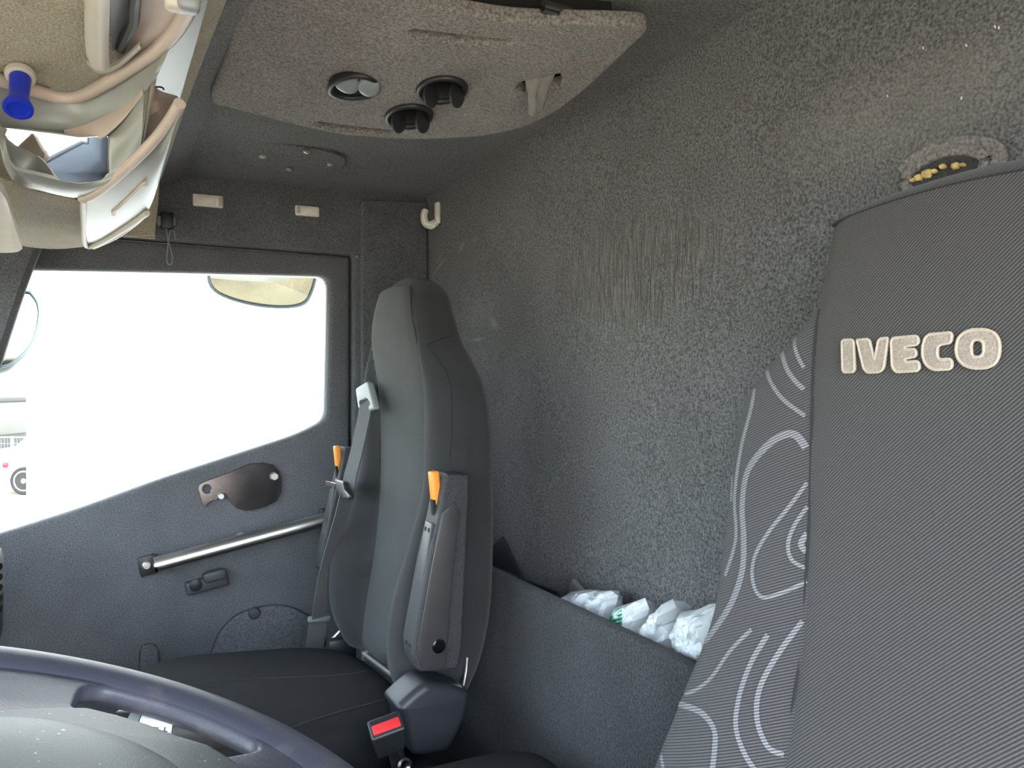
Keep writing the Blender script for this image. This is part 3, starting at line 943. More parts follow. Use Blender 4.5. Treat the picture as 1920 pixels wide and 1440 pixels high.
# recess on the right and its pink floor
part('niche_back', patch(ZZ([(292, 100, .43), (288, 150, .43), (284, 165, .43)]), ZZ([(402, -60, .452), (382, 30, .452), (337, 186, .452)]), 12, 4), 'plastic_silver', sh)
part('niche_floor', patch(ZZ([(284, 160, .40), (300, 176, .405), (332, 186, .41)]), ZZ([(264, 280, .34), (290, 250, .35), (338, 194, .36)]), 12, 4), 'plastic_pink', sh)
part('niche_wire', tube(smoothpath([Z(284, 163, .395), Z(296, 163, .395), Z(304, 164, .40), Z(307, 168, .40)], 4), 0.0012, 6), 'plastic_black', sh)
# lower compartment door
part('lower_rim', tube(smoothpath(ZZ([(153, 372, .288), (175, 365, .290), (215, 335, .301), (265, 288, .318), (300, 250, .335), (325, 215, .345), (337, 194, .352)]), 4), 0.0075, 12), 'plastic_pink', sh)
cd = part('compartment_door', patch(ZZ([(155, 374, .287), (190, 362, .291), (230, 330, .303), (268, 294, .316), (302, 256, .333), (326, 220, .343), (338, 198, .350)]),
                               ZZ([(160, 460, .268), (182, 458, .268), (230, 430, .276), (275, 398, .287), (297, 345, .304), (316, 285, .325), (336, 205, .347)]), 26, 8, 0.008), 'plastic_silver', sh)
part('door_edge', tube(smoothpath(ZZ([(156, 376, .284), (157, 415, .276), (160, 458, .266), (180, 459, .265), (230, 431, .273), (276, 399, .284)]), 4), 0.005, 10), 'plastic_beige', cd)
TCD = bvh_of(cd)
fs = [cast(TCD, *q, 0.0005)[0] for q in ((213, 402), (212, 396), (222, 388), (238, 374), (254, 359), (268, 344), (273, 338), (273, 346))]
part('finger_slot', tube(fs, 0.0028, 8), 'plastic_pink', cd)
part('door_bead', tube(smoothpath(ZZ([(272, 400, .297), (255, 418, .290), (215, 446, .280), (175, 464, .274)]), 4), 0.004, 8), 'plastic_beige', cd)
# felt below the fascia and the felt strip along the beam
part('felt_underside', patch(ZZ([(-40, 300, .33), (0, 338, .305), (34, 350, .296), (90, 364, .292), (150, 376, .292)]), ZZ([(-30, 430, .285), (20, 455, .285), (60, 464, .285), (110, 467, .285), (166, 462, .285)]), 20, 8, 0.004), 'felt_beige', sh)
part('felt_strip', patch(ZZ([(392, -60, .480), (380, 0, .480), (326, 190, .485), (298, 300, .490)]), ZZ([(448, -60, .503), (425, 0, .503), (348, 200, .503), (302, 340, .503)]), 16, 3), 'felt_beige', sh)
part('felt_end', patch([Y(300, 335, 2.07), Y(296, 385, 2.07), Y(290, 441, 2.07)], [Y(225, 335, 2.06), Y(222, 385, 2.06), Y(218, 443, 2.06)], 12, 4, thick=0.01, tdir=Vector((0, 1, 0))), 'felt_beige', sh)
# little grey catches at the top
for px, py in ((332, 4), (352, 6)):
    part('catch', squircle(Z(px, py, .385), (0.024, 0.020, 0.018), 4, 14, 8), 'plastic_beige' if px < 340 else 'plastic_vent_grey', sh)
# sun visor flap at the left
vf = patch(ZZ([(-90, 330, .270), (-30, 345, .268), (0, 358, .264), (14, 380, .260)]), ZZ([(-60, 470, .235), (-10, 474, .232), (30, 473, .232), (42, 466, .232)]), 14, 6, 0.002, thick=0.014)
vis = put('sun_visor', vf, 'plastic_beige')
tag(vis, 'pale beige sun visor flap at the left edge below the overhead shelf', 'visor')
# blue knob
kb = thing('blue_knob', Z(35, 150, .395), 'bright blue plastic pull knob hanging under the overhead shelf', 'knob')
ka, kd = Z(38, 146, .395), (Z(34, 206, .345) - Z(38, 146, .395)).normalized()
kl = (Z(34, 206, .345) - ka).length
part('knob_body', lathe(ka, kd, [(0.003, 0.0), (0.0125, 0.001), (0.0118, kl * 0.35), (0.0115, kl * 0.6), (0.014, kl * 0.78), (0.0175, kl * 0.92), (0.0168, kl * 0.99), (0.0125, kl), (0.012, kl * 0.97), (0.0005, kl * 0.955)], 28), 'blue', kb)
part('collar', lathe(ka - kd * 0.009, kd, [(0.003, 0), (0.017, 0), (0.018, 0.004), (0.017, 0.009), (0.003, 0.009)], 24), 'plastic_beige', kb, 'beige round collar')


# ------------------------------------------------------------------ seats
def seat_back(rows, yc, zt, zb, crown, neck, rtop=0.03, nw=37, nz=70, edge=0.035):
    """rows: z, front x, back x, half width, seam half width, bolster height"""
    def front(z, w):
        xf, xb, hw, ws, bo = interp(rows, z)
        aw = abs(w)
        x = xf
        if aw > ws and hw > ws:
            t = (aw - ws) / (hw - ws)
            x -= bo * math.sin(math.pi * min(t, 1) ** 0.8) + 0.0
        if aw < ws:
            x -= 0.006 * (1 - (aw / ws) ** 2) - 0.0
        e = min(edge, hw * 0.4)
        if aw > hw - e:
            k = min((aw - (hw - e)) / e, 1)
            x += e * 0.9 * (1 - math.sqrt(max(1 - k * k, 0)))
        return x

    def back(z, w):
        xf, xb, hw, ws, bo = interp(rows, z)
        aw = abs(w); e = min(0.04, hw * 0.4); x = xb
        if aw > hw - e:
            k = min((aw - (hw - e)) / e, 1)
            x -= e * 0.6 * (1 - math.sqrt(max(1 - k * k, 0)))
        return x
    rings = []
    for i in range(nz + 1):
        z = zb + (zt - zb) * i / nz
        if z > zt - rtop:                      # sample the rounded top closely
            pass
        rings.append(z)
    extra = [zt - rtop * (1 - math.sin(a)) for a in lin(0.1, math.pi / 2 * 0.99, 8)]
    zs = sorted([z for z in rings if z < zt - rtop] + extra)
    outr = []
    for z in zs:
        xf, xb, hw, ws, bo = interp(rows, z)
        k = max(0, (z - (zt - rtop)) / rtop)
        ins = 1 - math.sqrt(max(1 - k * k, 0))
        kb = max(0, ((zb + 0.03) - z) / 0.03)
        insb = 0.03 * (1 - math.sqrt(max(1 - kb * kb, 0)))
        cr = crown * sstep(neck, zt, z)
        ring = []
        mid = (xf + xb) / 2
        for j in range(nw):
            w = hw * (1 - 2 * j / (nw - 1))
            w = hw * math.sin(math.pi / 2 * (w / hw))
            x = front(z, w)
            wi = w * (1 - 0.22 * ins)
            x = x + (mid - x) * ins * 0.95 + insb
            ring.append(Vector((x, yc + wi, z - cr * (w / hw) ** 2)))
        for j in range(nw):
            w = -hw * (1 - 2 * j / (nw - 1))
            w = hw * math.sin(math.pi / 2 * (w / hw))
            x = max(back(z, w), front(z, w) + 0.004)
            wi = w * (1 - 0.22 * ins)
            x = x + (mid - x) * ins * 0.95 - insb
            ring.append(Vector((x, yc + wi, z - cr * (w / hw) ** 2)))
        outr.append(ring)
    return loft(outr), front


def on_front(front, yc, wz, off):
    return [Vector((front(z, w) - off, yc + w, z)) for w, z in wz]


# --- passenger seat
YP = 1.575
ps = thing('passenger_seat', (0.35, YP, FLOOR), 'black fabric passenger seat with built-in headrest beside the door', 'seat')
prow = [(0.240, 0.570, 0.640, 0.092, 0.075, 0.0), (0.20, 0.556, 0.642, 0.122, 0.100, 0.002), (0.137, 0.550, 0.645, 0.150, 0.126, 0.003), (0.09, 0.553, 0.652, 0.164, 0.142, 0.005), (0.05, 0.562, 0.660, 0.195, 0.150, 0.012),
        (0.00, 0.572, 0.667, 0.236, 0.155, 0.022), (-0.08, 0.580, 0.670, 0.262, 0.156, 0.030), (-0.20, 0.580, 0.670, 0.272, 0.156, 0.036), (-0.32, 0.572, 0.666, 0.280, 0.155, 0.064),
        (-0.42, 0.558, 0.658, 0.286, 0.153, 0.082), (-0.52, 0.540, 0.645, 0.270, 0.150, 0.066), (-0.62, 0.530, 0.628, 0.220, 0.148, 0.02)]
bm, pfront = seat_back(prow, YP, 0.232, -0.62, 0.022, 0.10, 0.04)
pback = part('backrest', bm, 'seat_fabric', ps, smooth=60)
# lighter centre panel with its own edge
pi = []
for i in range(41):
    z = -0.585 + (0.205 + 0.585) * i / 40
    ws = interp(prow, z)[3]
    pi.append([Vector((pfront(z, w) - 0.0045 * (1 - (abs(w) / ws) ** 8) - 0.0008, YP + w, z - 0.022 * sstep(0.10, 0.232, z) * (w / 0.12) ** 2 * 0.6)) for w in lin(-ws, ws, 19)])
part('centre_panel', loft(pi, False), 'seat_insert', pback, smooth=60)
for s in (-1, 1):
    pts = on_front(pfront, YP, [(s * interp(prow, z)[3], z) for z in lin(-0.58, 0.20, 36)], 0.0015)
    part('seam', tube(pts, 0.0016, 6), 'thread', pback)
TP = bvh_of(pback)
sp = [cast(TP, *q, 0.0008) for q in ((800, 646), (815, 641), (832, 634), (848, 631))]
sp2 = [cast(TP, *q, 0.0008) for q in ((800, 646), (812, 665), (824, 683), (834, 697), (842, 720), (846, 760), (846, 800), (842, 860))]
for q in (sp, sp2):
    q = [a[0] for a in q if a]
    if len(q) > 2: part('seam', tube(smoothpath(q, 4), 0.0013, 6), 'thread', pback)

# cushion: soft box with a shallow front-to-back dish
def dish(p):
    p = p.copy()
    if p.z > 0:
        p.z -= 0.018 * (1 - (p.y / 0.27) ** 2) * (1 - min(1, abs(p.x) / 0.30) ** 2) - 0.0
        p.z -= 0.022 * sstep(-0.1, 0.30, p.y)
        p.z -= 0.09 * p.x
    return p


pcu = part('seat_cushion', squircle((0.295, YP + 0.0, -0.645), (0.50, 0.56, 0.16), 4, 56, 24, fn=dish), 'cushion_fabric', ps, smooth=60)
TCU = bvh_of(pcu)
for q in ([(330, 1286), (400, 1278), (480, 1273), (560, 1270), (640, 1266), (690, 1258)], [(520, 1376), (580, 1352), (640, 1334), (700, 1318), (745, 1306)]):
    hs = [cast(TCU, *p, 0.0004) for p in q]
    hs = [h[0] for h in hs if h]
    if len(hs) > 2: part('seam', tube(smoothpath(hs, 4), 0.0014, 6), 'seat_fabric', pcu)
part('seat_base', box((0.30, YP, -0.80), (0.48, 0.46, 0.16), 0.02, None, 3), 'plastic_black', ps)
part('pedestal', box((0.30, YP, -0.98), (0.42, 0.40, 0.22), 0.02, None, 3), 'plastic_black', ps)
part('cushion_tray', box((0.29, YP, -0.735), (0.53, 0.50, 0.05), 0.012, None, 3), 'plastic_dark', ps)
part('floor_rail', box((0.28, YP - 0.17, -1.07), (0.52, 0.05, 0.03), 0.004), 'steel_dark', ps)
part('floor_rail', box((0.28, YP + 0.17, -1.07), (0.52, 0.05, 0.03), 0.004), 'steel_dark', ps)


# armrests folded up along the backrest
def armrest(yn, yf, side):
    """side -1: the driver-facing one. A tapered beam with an open front channel and an orange latch on top"""
    top = Vector((0.556, 0, -0.160)); botm = Vector((0.520, 0, -0.505))
    ax = (top - botm).normalized()                     # along the beam, upwards
    fw = Vector((ax.z, 0, -ax.x)) * -1                 # towards the front (-x)
    def pt(a, d, y): p = botm + ax * a - fw * 0 + fw * d; return Vector((p.x, y, p.z))
    L = (top - botm).length
    prof = [(0.0, -0.045), (0.0, 0.026), (0.02, 0.040), (0.05, 0.045), (L * 0.55, 0.032), (L * 0.80, 0.020), (L, 0.014), (L, -0.030), (L * 0.9, -0.034), (0.05, -0.048)]
    Mx = Matrix((ax, fw, Vector((0, 1, 0)))).transposed().to_4x4(); Mx.translation = Vector((botm.x, (yn + yf) / 2, botm.z))
    a = part('armrest', plate([prof], abs(yf - yn), 0.006, Mx, 3), 'plastic_grained', ps, 'grained black folded-up armrest')
    Mf = Mx.copy(); Mf.translation = Vector((botm.x, min(yn, yf) - 0.0015 if side < 0 else max(yn, yf) + 0.0015, botm.z))
    inner = [(0.006, -0.018), (0.008, 0.026), (0.026, 0.036), (0.05, 0.040), (L * 0.55, 0.027), (L * 0.80, 0.017), (L * 0.86, -0.004), (L * 0.80, -0.016), (L * 0.5, -0.014)]
    part('side_panel', plate([inner], 0.006, 0.002, Mf), 'panel_grey', a, 'smooth charcoal side panel')
    ym = (yn + yf) / 2
    # front channel strip
    ch = plate([[(0.03, -0.018), (L * 0.74, -0.016), (L * 0.74, 0.016), (0.03, 0.018)]], 0.006, 0.002, basis(pt(0, 0.0, ym), ax, Vector((0, 1, 0)), fw))
    for v in ch.verts:
        t = (v.co - pt(0, 0, ym)).dot(ax) / L
        v.co += fw * (0.044 - 0.026 * min(max(t, 0), 1.0))
    part('front_channel', ch, 'panel_grey', a)
    for t in (0.12, 0.70):
        for s in (-1, 1):
            part('rivet_hole', lathe(pt(L * t, 0.0455 - 0.026 * t, ym + 0.008 * s), fw, [(0.0042, 0), (0.0042, 0.002), (0.0005, 0.002)], 10), 'opening_shade', a)
    part('latch_slot', box(pt(L * 0.80, 0.020, ym - 0.002), (0.006, 0.014, 0.04), 0.001, Matrix.Rotation(-0.10, 3, 'Y')), 'opening_shade', a)
    part('release_button', box(pt(L * 0.915, 0.021, ym + 0.001), (0.016, 0.020, 0.062), 0.004, Matrix.Rotation(-0.10, 3, 'Y'), 3), 'orange', a, 'orange release button')
    if side < 0:
        part('pivot_cap', lathe(pt(0.045, 0.0, min(yn, yf) - 0.004), (0, -1, 0), [(0.0125, 0), (0.0125, 0.002), (0.010, 0.003), (0.0005, 0.003)], 20), 'gloss_black', a, 'round black pivot cap')
    return a


armrest(1.255, 1.315, -1)
armrest(1.955, 1.895, 1)

# seat belt: guide on the far shoulder, webbing, tongue and lower stop
TC = bvh_of(pback)
def pw(w, z, off): return Vector((pfront(z, w) - off, YP + w, z))


gsp = [(0.212, 0.012), (0.245, -0.030), (0.205, -0.075), (0.165, -0.060), (0.172, 0.010)]
gc = Y(690, 748, 1.80)
gx = Y(690, 748, 1.80).x
gm = basis((0.535, 0, 0), (0, 1, 0), (0, 0, 1), (-1, 0, 0))
gq = [X(q[0], q[1], 0.538) for q in ((674, 728), (697, 714), (711, 768), (690, 774), (680, 768))]
gh = [X(q[0], q[1], 0.538) for q in ((685, 753), (695, 747), (702, 757), (691, 765))]
part('belt_guide', plate([roundpoly([(q.y, q.z) for q in gq], 0.012), roundpoly([(q.y, q.z) for q in gh], 0.006)], 0.016, 0.005, basis((0.535, 0, 0), (0, 1, 0), (0, 0, 1), (-1, 0, 0))), 'plastic_grey', ps, 'light grey belt guide loop')


def ribbon(pts, wid, wdir, th=0.0015):
    pts = smoothpath(pts, 6)
    return sweep(pts, rect(wid / 2, th), up=Vector(wdir))


b1 = [X(694, 748, 0.550), X(688, 753, 0.528), X(681, 790, 0.520), X(668, 850, 0.508), X(657, 893, 0.498), X(651, 930, 0.496)]
part('belt_webbing', ribbon(b1, 0.042, (0.35, -0.9, 0.15)), 'belt', ps, 'grey seat belt webbing')
b2 = [X(651, 925, 0.496), X(641, 965, 0.490), X(628, 1010, 0.482), X(612, 1070, 0.47), X(603, 1120, 0.462), X(598, 1158, 0.46)]
part('belt_webbing', ribbon(b2, 0.036, (1.0, 0.25, 0.0)), 'belt', ps)
b3 = [Y(598, 1158, 1.93), Y(594, 1185, 1.93), Y(588, 1225, 1.93), Y(585, 1290, 1.93)]
part('belt_webbing', ribbon(b3, 0.046, (1, 0, 0)), 'belt', ps)
part('belt_stop', box(Y(598, 1160, 1.925), (0.056, 0.012, 0.014), 0.003, Matrix.Rotation(0.08, 3, 'Y')), 'plastic_grey', ps, 'grey belt stop bar')
tc_ = X(648, 920, 0.490)
tg = part('belt_tongue', plate([roundpoly([(X(*q, 0.489).y, X(*q, 0.489).z) for q in ((634, 898), (649, 903), (652, 918), (662, 930), (661, 936), (645, 934), (637, 918))], 0.004)], 0.010, 0.003, basis((0.486, 0, 0), (0, 1, 0), (0, 0, 1), (-1, 0, 0))), 'plastic_black', ps, 'black belt tongue')
part('tongue_blade', plate([roundpoly([(X(*q, 0.489).y, X(*q, 0.489).z) for q in ((613, 901), (638, 907), (638, 913), (615, 911))], 0.003)], 0.004, 0.001, basis((0.486, 0, 0), (0, 1, 0), (0, 0, 1), (-1, 0, 0))), 'steel_dark', tg)
# hinge ironwork at the far foot of the backrest
for q in ([(640, 1180), (618, 1205), (606, 1232)], [(652, 1190), (632, 1214), (624, 1236)], [(655, 1200), (648, 1215), (640, 1236)]):
    part('recliner_rod', tube(smoothpath([Y(a, b, 1.86) for a, b in q], 4), 0.004, 8), 'steel_dark', ps)
part('hinge_block', box(Y(640, 1218, 1.84), (0.07, 0.03, 0.06), 0.008), 'plastic_black', ps)
part('hinge_bar', tube([Y(684, 1228, 1.55), Y(760, 1285, 1.36)], 0.008, 10), 'plastic_black', ps)
part('bar_cap', lathe(Y(686, 1228, 1.55), (0.1, 1, 0), [(0.0085, -0.012), (0.0085, 0.003), (0.0005, 0.004)], 12), 'plastic_grey', ps)

# recliner side cover on the driver-facing side, with buckle
cv = [(802, 1281), (850, 1286), (880, 1297), (884, 1308), (876, 1345), (858, 1385), (842, 1412), (800, 1420), (775, 1420), (768, 1395), (757, 1350), (744, 1330), (762, 1312), (785, 1292)]
cvp = [(Y(*q, 1.235).x, Y(*q, 1.235).z) for q in cv]
cov = part('recliner_cover', plate([roundpoly(cvp, 0.010)], 0.085, 0.014, XZ_Y(1.2775), 4), 'plastic_dark', ps, 'dark plastic recliner cover')
part('release_wire', tube(smoothpath([Y(876, 1232, 1.30), Y(874, 1258, 1.30), Y(869, 1285, 1.30)], 4), 0.003, 8), 'steel_brushed', ps, 'thin bright steel rod')
ba = Y(738, 1350, 1.21); bb = Y(752, 1412, 1.21)
bax = Vector((-0.28, -0.52, 0.80)).normalized()
bw = Vector((0.55, -0.80, 0.0)) * -1; bw = RT * 0.72 + Vector((0, 0, 1)) * 0.5; bw = (bw - bax * bw.dot(bax)).normalized()
bn = bw.cross(bax)
Mb = basis(Y(724, 1360, 1.20) - bax * 0.026, bw, bax, bn)
bk = part('buckle', plate([roundpoly([(-0.024, -0.036), (0.022, -0.036), (0.029, 0.028), (-0.029, 0.028)], 0.006)], 0.036, 0.004, Mb, 3), 'plastic_black', ps, 'black seat belt buckle')
rb = box((0, 0, 0), (0.046, 0.008, 0.017), 0.002); rb.transform(Mb @ Matrix.Translation((0, 0.0265, 0.003)))
part('press_button', rb, 'red', bk, 'red press button')
rb = box((0, 0, 0), (0.046, 0.006, 0.006), 0.001); rb.transform(Mb @ Matrix.Translation((0, 0.0265, -0.011)))
part('buckle_slot', rb, 'opening_shade', bk)
part('buckle_stalk', sweep(smoothpath([Y(735, 1395, 1.23), Y(745, 1420, 1.24), Y(752, 1450, 1.25)], 4), rect(0.006, 0.014, 0.002)), 'plastic_black', ps)
part('anchor_screw', lathe(Y(758, 1436, 1.21), (0, -1, 0.3), [(0.013, 0), (0.013, 0.004), (0.009, 0.006), (0.005, 0.004), (0.0005, 0.004)], 16), 'steel_dark', ps)
part('side_skirt', plate([roundpoly([(0.08, -0.80), (0.60, -0.80), (0.58, -0.70), (0.08, -0.70)], 0.01)], 0.02, 0.004, XZ_Y(1.30)), 'plastic_dark', ps)

# --- driver seat
YS = 0.45
ds = thing('driver_seat', (0.45, YS, FLOOR), 'black twill driver seat in the foreground with cream raised lettering', 'seat')
drow = [(0.235, 0.750, 0.80, 0.158, 0.145, 0.0), (0.19, 0.738, 0.805, 0.162, 0.148, 0.0), (0.12, 0.726, 0.81, 0.167, 0.152, 0.0), (0.085, 0.722, 0.815, 0.174, 0.156, 0.002), (0.05, 0.719, 0.815, 0.205, 0.158, 0.005),
        (0.02, 0.716, 0.815, 0.240, 0.158, 0.008), (-0.02, 0.712, 0.815, 0.272, 0.156, 0.010), (-0.08, 0.705, 0.81, 0.284, 0.152, 0.014), (-0.16, 0.692, 0.80, 0.282, 0.144, 0.018),
        (-0.28, 0.664, 0.78, 0.276, 0.130, 0.022), (-0.39, 0.628, 0.75, 0.296, 0.120, 0.026), (-0.50, 0.596, 0.72, 0.318, 0.117, 0.030), (-0.62, 0.575, 0.69, 0.322, 0.115, 0.03)]
bm, dfront = seat_back(drow, YS, 0.213, -0.62, 0.014, 0.10, 0.020, 49, 80, 0.028)
dback = part('backrest', bm, 'twill_bolster', ds, smooth=60)
di = []
for i in range(61):
    z = -0.60 + (0.192 + 0.60) * i / 60
    ws = interp(drow, z)[3] + 0.006 * sstep(0.06, 0.12, z)
    di.append([Vector((dfront(z, w) - 0.006 * (1 - (abs(w) / ws) ** 10) - 0.0006, YS + w, z - 0.014 * sstep(0.10, 0.213, z) * (w / 0.162) ** 2)) for w in lin(-ws, ws, 25)])
dpan = part('centre_panel', loft(di, False), 'twill_dark', dback, 'plain dark twill centre panel', smooth=60)
for s in (-1, 1):
    pts = on_front(dfront, YS, [(s * interp(drow, z)[3], z) for z in lin(-0.60, 0.085, 40)], 0.0015)
    part('seam', tube(pts, 0.0018, 6), 'thread', dback)
TD = bvh_of(dback); TPN = bvh_of(dpan)
# piping along the top edge
tp = [Vector((dfront(0.192, w) - 0.004, YS + w, 0.1925 - 0.014 * sstep(0.10, 0.213, 0.192) * (w / 0.162) ** 2)) for w in lin(-0.152, 0.152, 24)]
part('top_piping', tube(tp, 0.0022, 8), 'thread', dback)
# woven pale swirls on the bolster
swirls = [([(1420, 690), (1410, 760), (1390, 840), (1378, 930), (1380, 1010), (1360, 1080)], 5), ([(1385, 735), (1378, 790), (1374, 860), (1372, 940)], 4),
          ([(1465, 655), (1475, 690), (1492, 715), (1508, 730)], 5), ([(1495, 625), (1490, 645), (1497, 670), (1508, 690)], 4),
          ([(1435, 680), (1445, 715), (1470, 750), (1510, 780)], 4.5),
          ([(1512, 840), (1490, 815), (1460, 820), (1425, 850), (1400, 890), (1392, 950), (1395, 1010), (1392, 1070), (1372, 1130), (1340, 1180), (1310, 1215), (1275, 1230)], 8),
          ([(1514, 905), (1480, 950), (1440, 1000), (1415, 1045), (1412, 1090), (1430, 1120), (1470, 1110), (1514, 1090)], 4),
          ([(1514, 950), (1490, 985), (1478, 1020), (1485, 1050), (1510, 1065)], 4), ([(1514, 1000), (1502, 1020), (1512, 1035)], 6),
          ([(1505, 1165), (1460, 1225), (1425, 1290), (1420, 1350), (1440, 1400), (1470, 1415)], 5),
          ([(1440, 1190), (1410, 1240), (1388, 1300), (1380, 1360), (1395, 1410), (1420, 1450)], 5),
          ([(1250, 1315), (1290, 1325), (1320, 1340), (1340, 1370), (1340, 1410), (1335, 1450)], 6),
          ([(1255, 1295), (1290, 1300), (1330, 1275), (1370, 1220), (1410, 1180)], 4),
          ([(1215, 1385), (1235, 1400), (1245, 1445)], 5)]
for pts, wpx in swirls:
    sm_ = smoothpath([Vector((a, b, 0)) for a, b in pts], 8)
    hits = []
    for p in sm_:
        h = cast(TD, p.x, p.y, 0.0009)
        if h and h[0].y < 1.0: hits.append(h)
    if len(hits) < 4: continue
    bms = bmesh.new()
    lr = []
    for i, (p, n) in enumerate(hits):
        a = hits[max(i - 1, 0)][0]; b = hits[min(i + 1, len(hits) - 1)][0]
        sd = (b - a).cross(n).normalized() * (wpx * 1.7 / F * p.length * 0.5)
        lr.append((bms.verts.new(p + sd), bms.verts.new(p - sd), bms.verts.new(p - sd - n * 0.003), bms.verts.new(p + sd - n * 0.003)))
    for a, b in zip(lr, lr[1:]):
        for k in range(4): bms.faces.new((a[k], a[(k + 1) % 4], b[(k + 1) % 4], b[k]))
    part('woven_swirl', bms, 'twill_light', dback, 'pale grey woven swirl line')

# raised letters on the centre panel (outlines in the photograph's own frame, laid on the panel)
ZS = 4.8
LET = {
    'I': [[(300, 372), (405, 368), (415, 660), (308, 662)]],
    'V': [[(438, 372), (545, 363), (595, 560), (632, 362), (712, 354), (712, 375), (676, 625), (640, 660), (530, 664), (498, 630), (440, 390)]],
    'E': [[(760, 355), (985, 335), (993, 412), (865, 430), (867, 458), (965, 455), (970, 520), (868, 540), (870, 572), (995, 562), (998, 648), (790, 660), (755, 620), (744, 390)]],
    'C': [[(1090, 322), (1275, 306), (1290, 325), (1284, 398), (1190, 412), (1160, 440), (1158, 515), (1180, 550), (1290, 542), (1292, 632), (1130, 642), (1060, 600), (1026, 520), (1030, 420), (1050, 352)]],
    'O': [[(1470, 280), (1590, 276), (1680, 310), (1722, 390), (1718, 510), (1680, 590), (1600, 625), (1490, 628), (1400, 600), (1345, 540), (1326, 460), (1345, 360), (1400, 305)],
          [(1500, 370), (1550, 370), (1578, 400), (1580, 480), (1560, 520), (1500, 530), (1470, 510), (1462, 430), (1472, 390)]],
}
for ch, loops in LET.items():
    outl = []
    for li, lp_ in enumerate(loops):
        q2 = []
        for zx, zy in lp_:
            h = cast(TPN, 1520 + zx / ZS, 560 + zy / ZS, 0.0)
            q2.append((h[0].y, h[0].z))
        outl.append(roundpoly(q2, 0.004 if ch != 'O' else 0.02, 4))

    def lift(bm_, off):
        for v in bm_.verts:
            y, z = v.co.y, v.co.z
            base = dfront(z, y - YS) - 0.006 * (1 - (abs(y - YS) / 0.156) ** 10)
            v.co.x = base - off + v.co.x
        return bm_
    L_ = part('letter', lift(plate(outl, 0.005, 0.0015, basis((0, 0, 0), (0, 1, 0), (0, 0, 1), (-1, 0, 0))), 0.002), 'logo_cream', dback, 'raised cream letter ' + ch)
    for o_ in outl:
        ed = tube([Vector((0, a, b)) for a, b in o_], 0.0016, 6, closed=True, up=Vector((1, 0, 0)))
        part('letter_edge', lift(ed, 0.0040), 'logo_edge', L_)
part('seat_cushion', squircle((0.36, YS, -0.66), (0.54, 0.54, 0.15), 5, 48, 20), 'cushion_fabric', ds, smooth=60)
part('seat_base', box((0.40, YS, -0.81), (0.48, 0.46, 0.16), 0.02, None, 3), 'plastic_black', ds)
part('pedestal', box((0.40, YS, -0.98), (0.42, 0.40, 0.22), 0.02, None, 3), 'plastic_black', ds)

# ------------------------------------------------------------------ storage bin behind the seats and what is in it
bn_ = thing('storage_bin', (0.80, 1.47, FLOOR), 'dark felt-covered storage bin along the rear wall between the seats', 'bin')
part('front_panel', box((0.735, 1.47, (-0.391 + FLOOR) / 2), (0.026, 1.36, -0.391 - FLOOR), 0.006), 'felt_box', bn_)
part('end_panel', box((0.808, 0.802, (-0.42 + FLOOR) / 2), (0.118, 0.02, -0.42 - FLOOR), 0.004), 'felt_box', bn_)
part('bin_floor', box((0.806, 1.48, -0.70), (0.112, 1.33, 0.02), 0.002), 'felt_box', bn_)

# a flat black sheet and folder standing in the bin
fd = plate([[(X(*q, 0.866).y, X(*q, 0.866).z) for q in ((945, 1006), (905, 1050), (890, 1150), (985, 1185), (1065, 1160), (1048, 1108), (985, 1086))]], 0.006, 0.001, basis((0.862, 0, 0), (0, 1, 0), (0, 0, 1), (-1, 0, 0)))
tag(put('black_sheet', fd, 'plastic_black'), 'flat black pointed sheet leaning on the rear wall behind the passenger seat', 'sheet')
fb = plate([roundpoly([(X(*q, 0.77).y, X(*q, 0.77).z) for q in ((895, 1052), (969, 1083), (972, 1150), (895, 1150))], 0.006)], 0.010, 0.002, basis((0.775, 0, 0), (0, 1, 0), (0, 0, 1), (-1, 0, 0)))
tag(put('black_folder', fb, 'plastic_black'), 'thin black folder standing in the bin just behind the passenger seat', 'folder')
fp = plate([[(X(*q, 0.80).y, X(*q, 0.80).z) for q in ((890, 1040), (905, 1050), (926, 1063), (926, 1120), (890, 1120))]], 0.002, 0.0004, basis((0.80, 0, 0), (0, 1, 0), (0, 0, 1), (-1, 0, 0)))
tag(put('paper_sheet', fp, 'paper'), 'white paper edge peeking out beside the black folder', 'paper')
tin = box(X(1080, 1118, 0.866) , (0.010, 0.050, 0.060), 0.008, Matrix.Rotation(0.45, 3, 'X'), 3)
tag(put('silver_tin', tin, 'bolt'), 'small silver tin tilted behind the first white bag', 'tin')


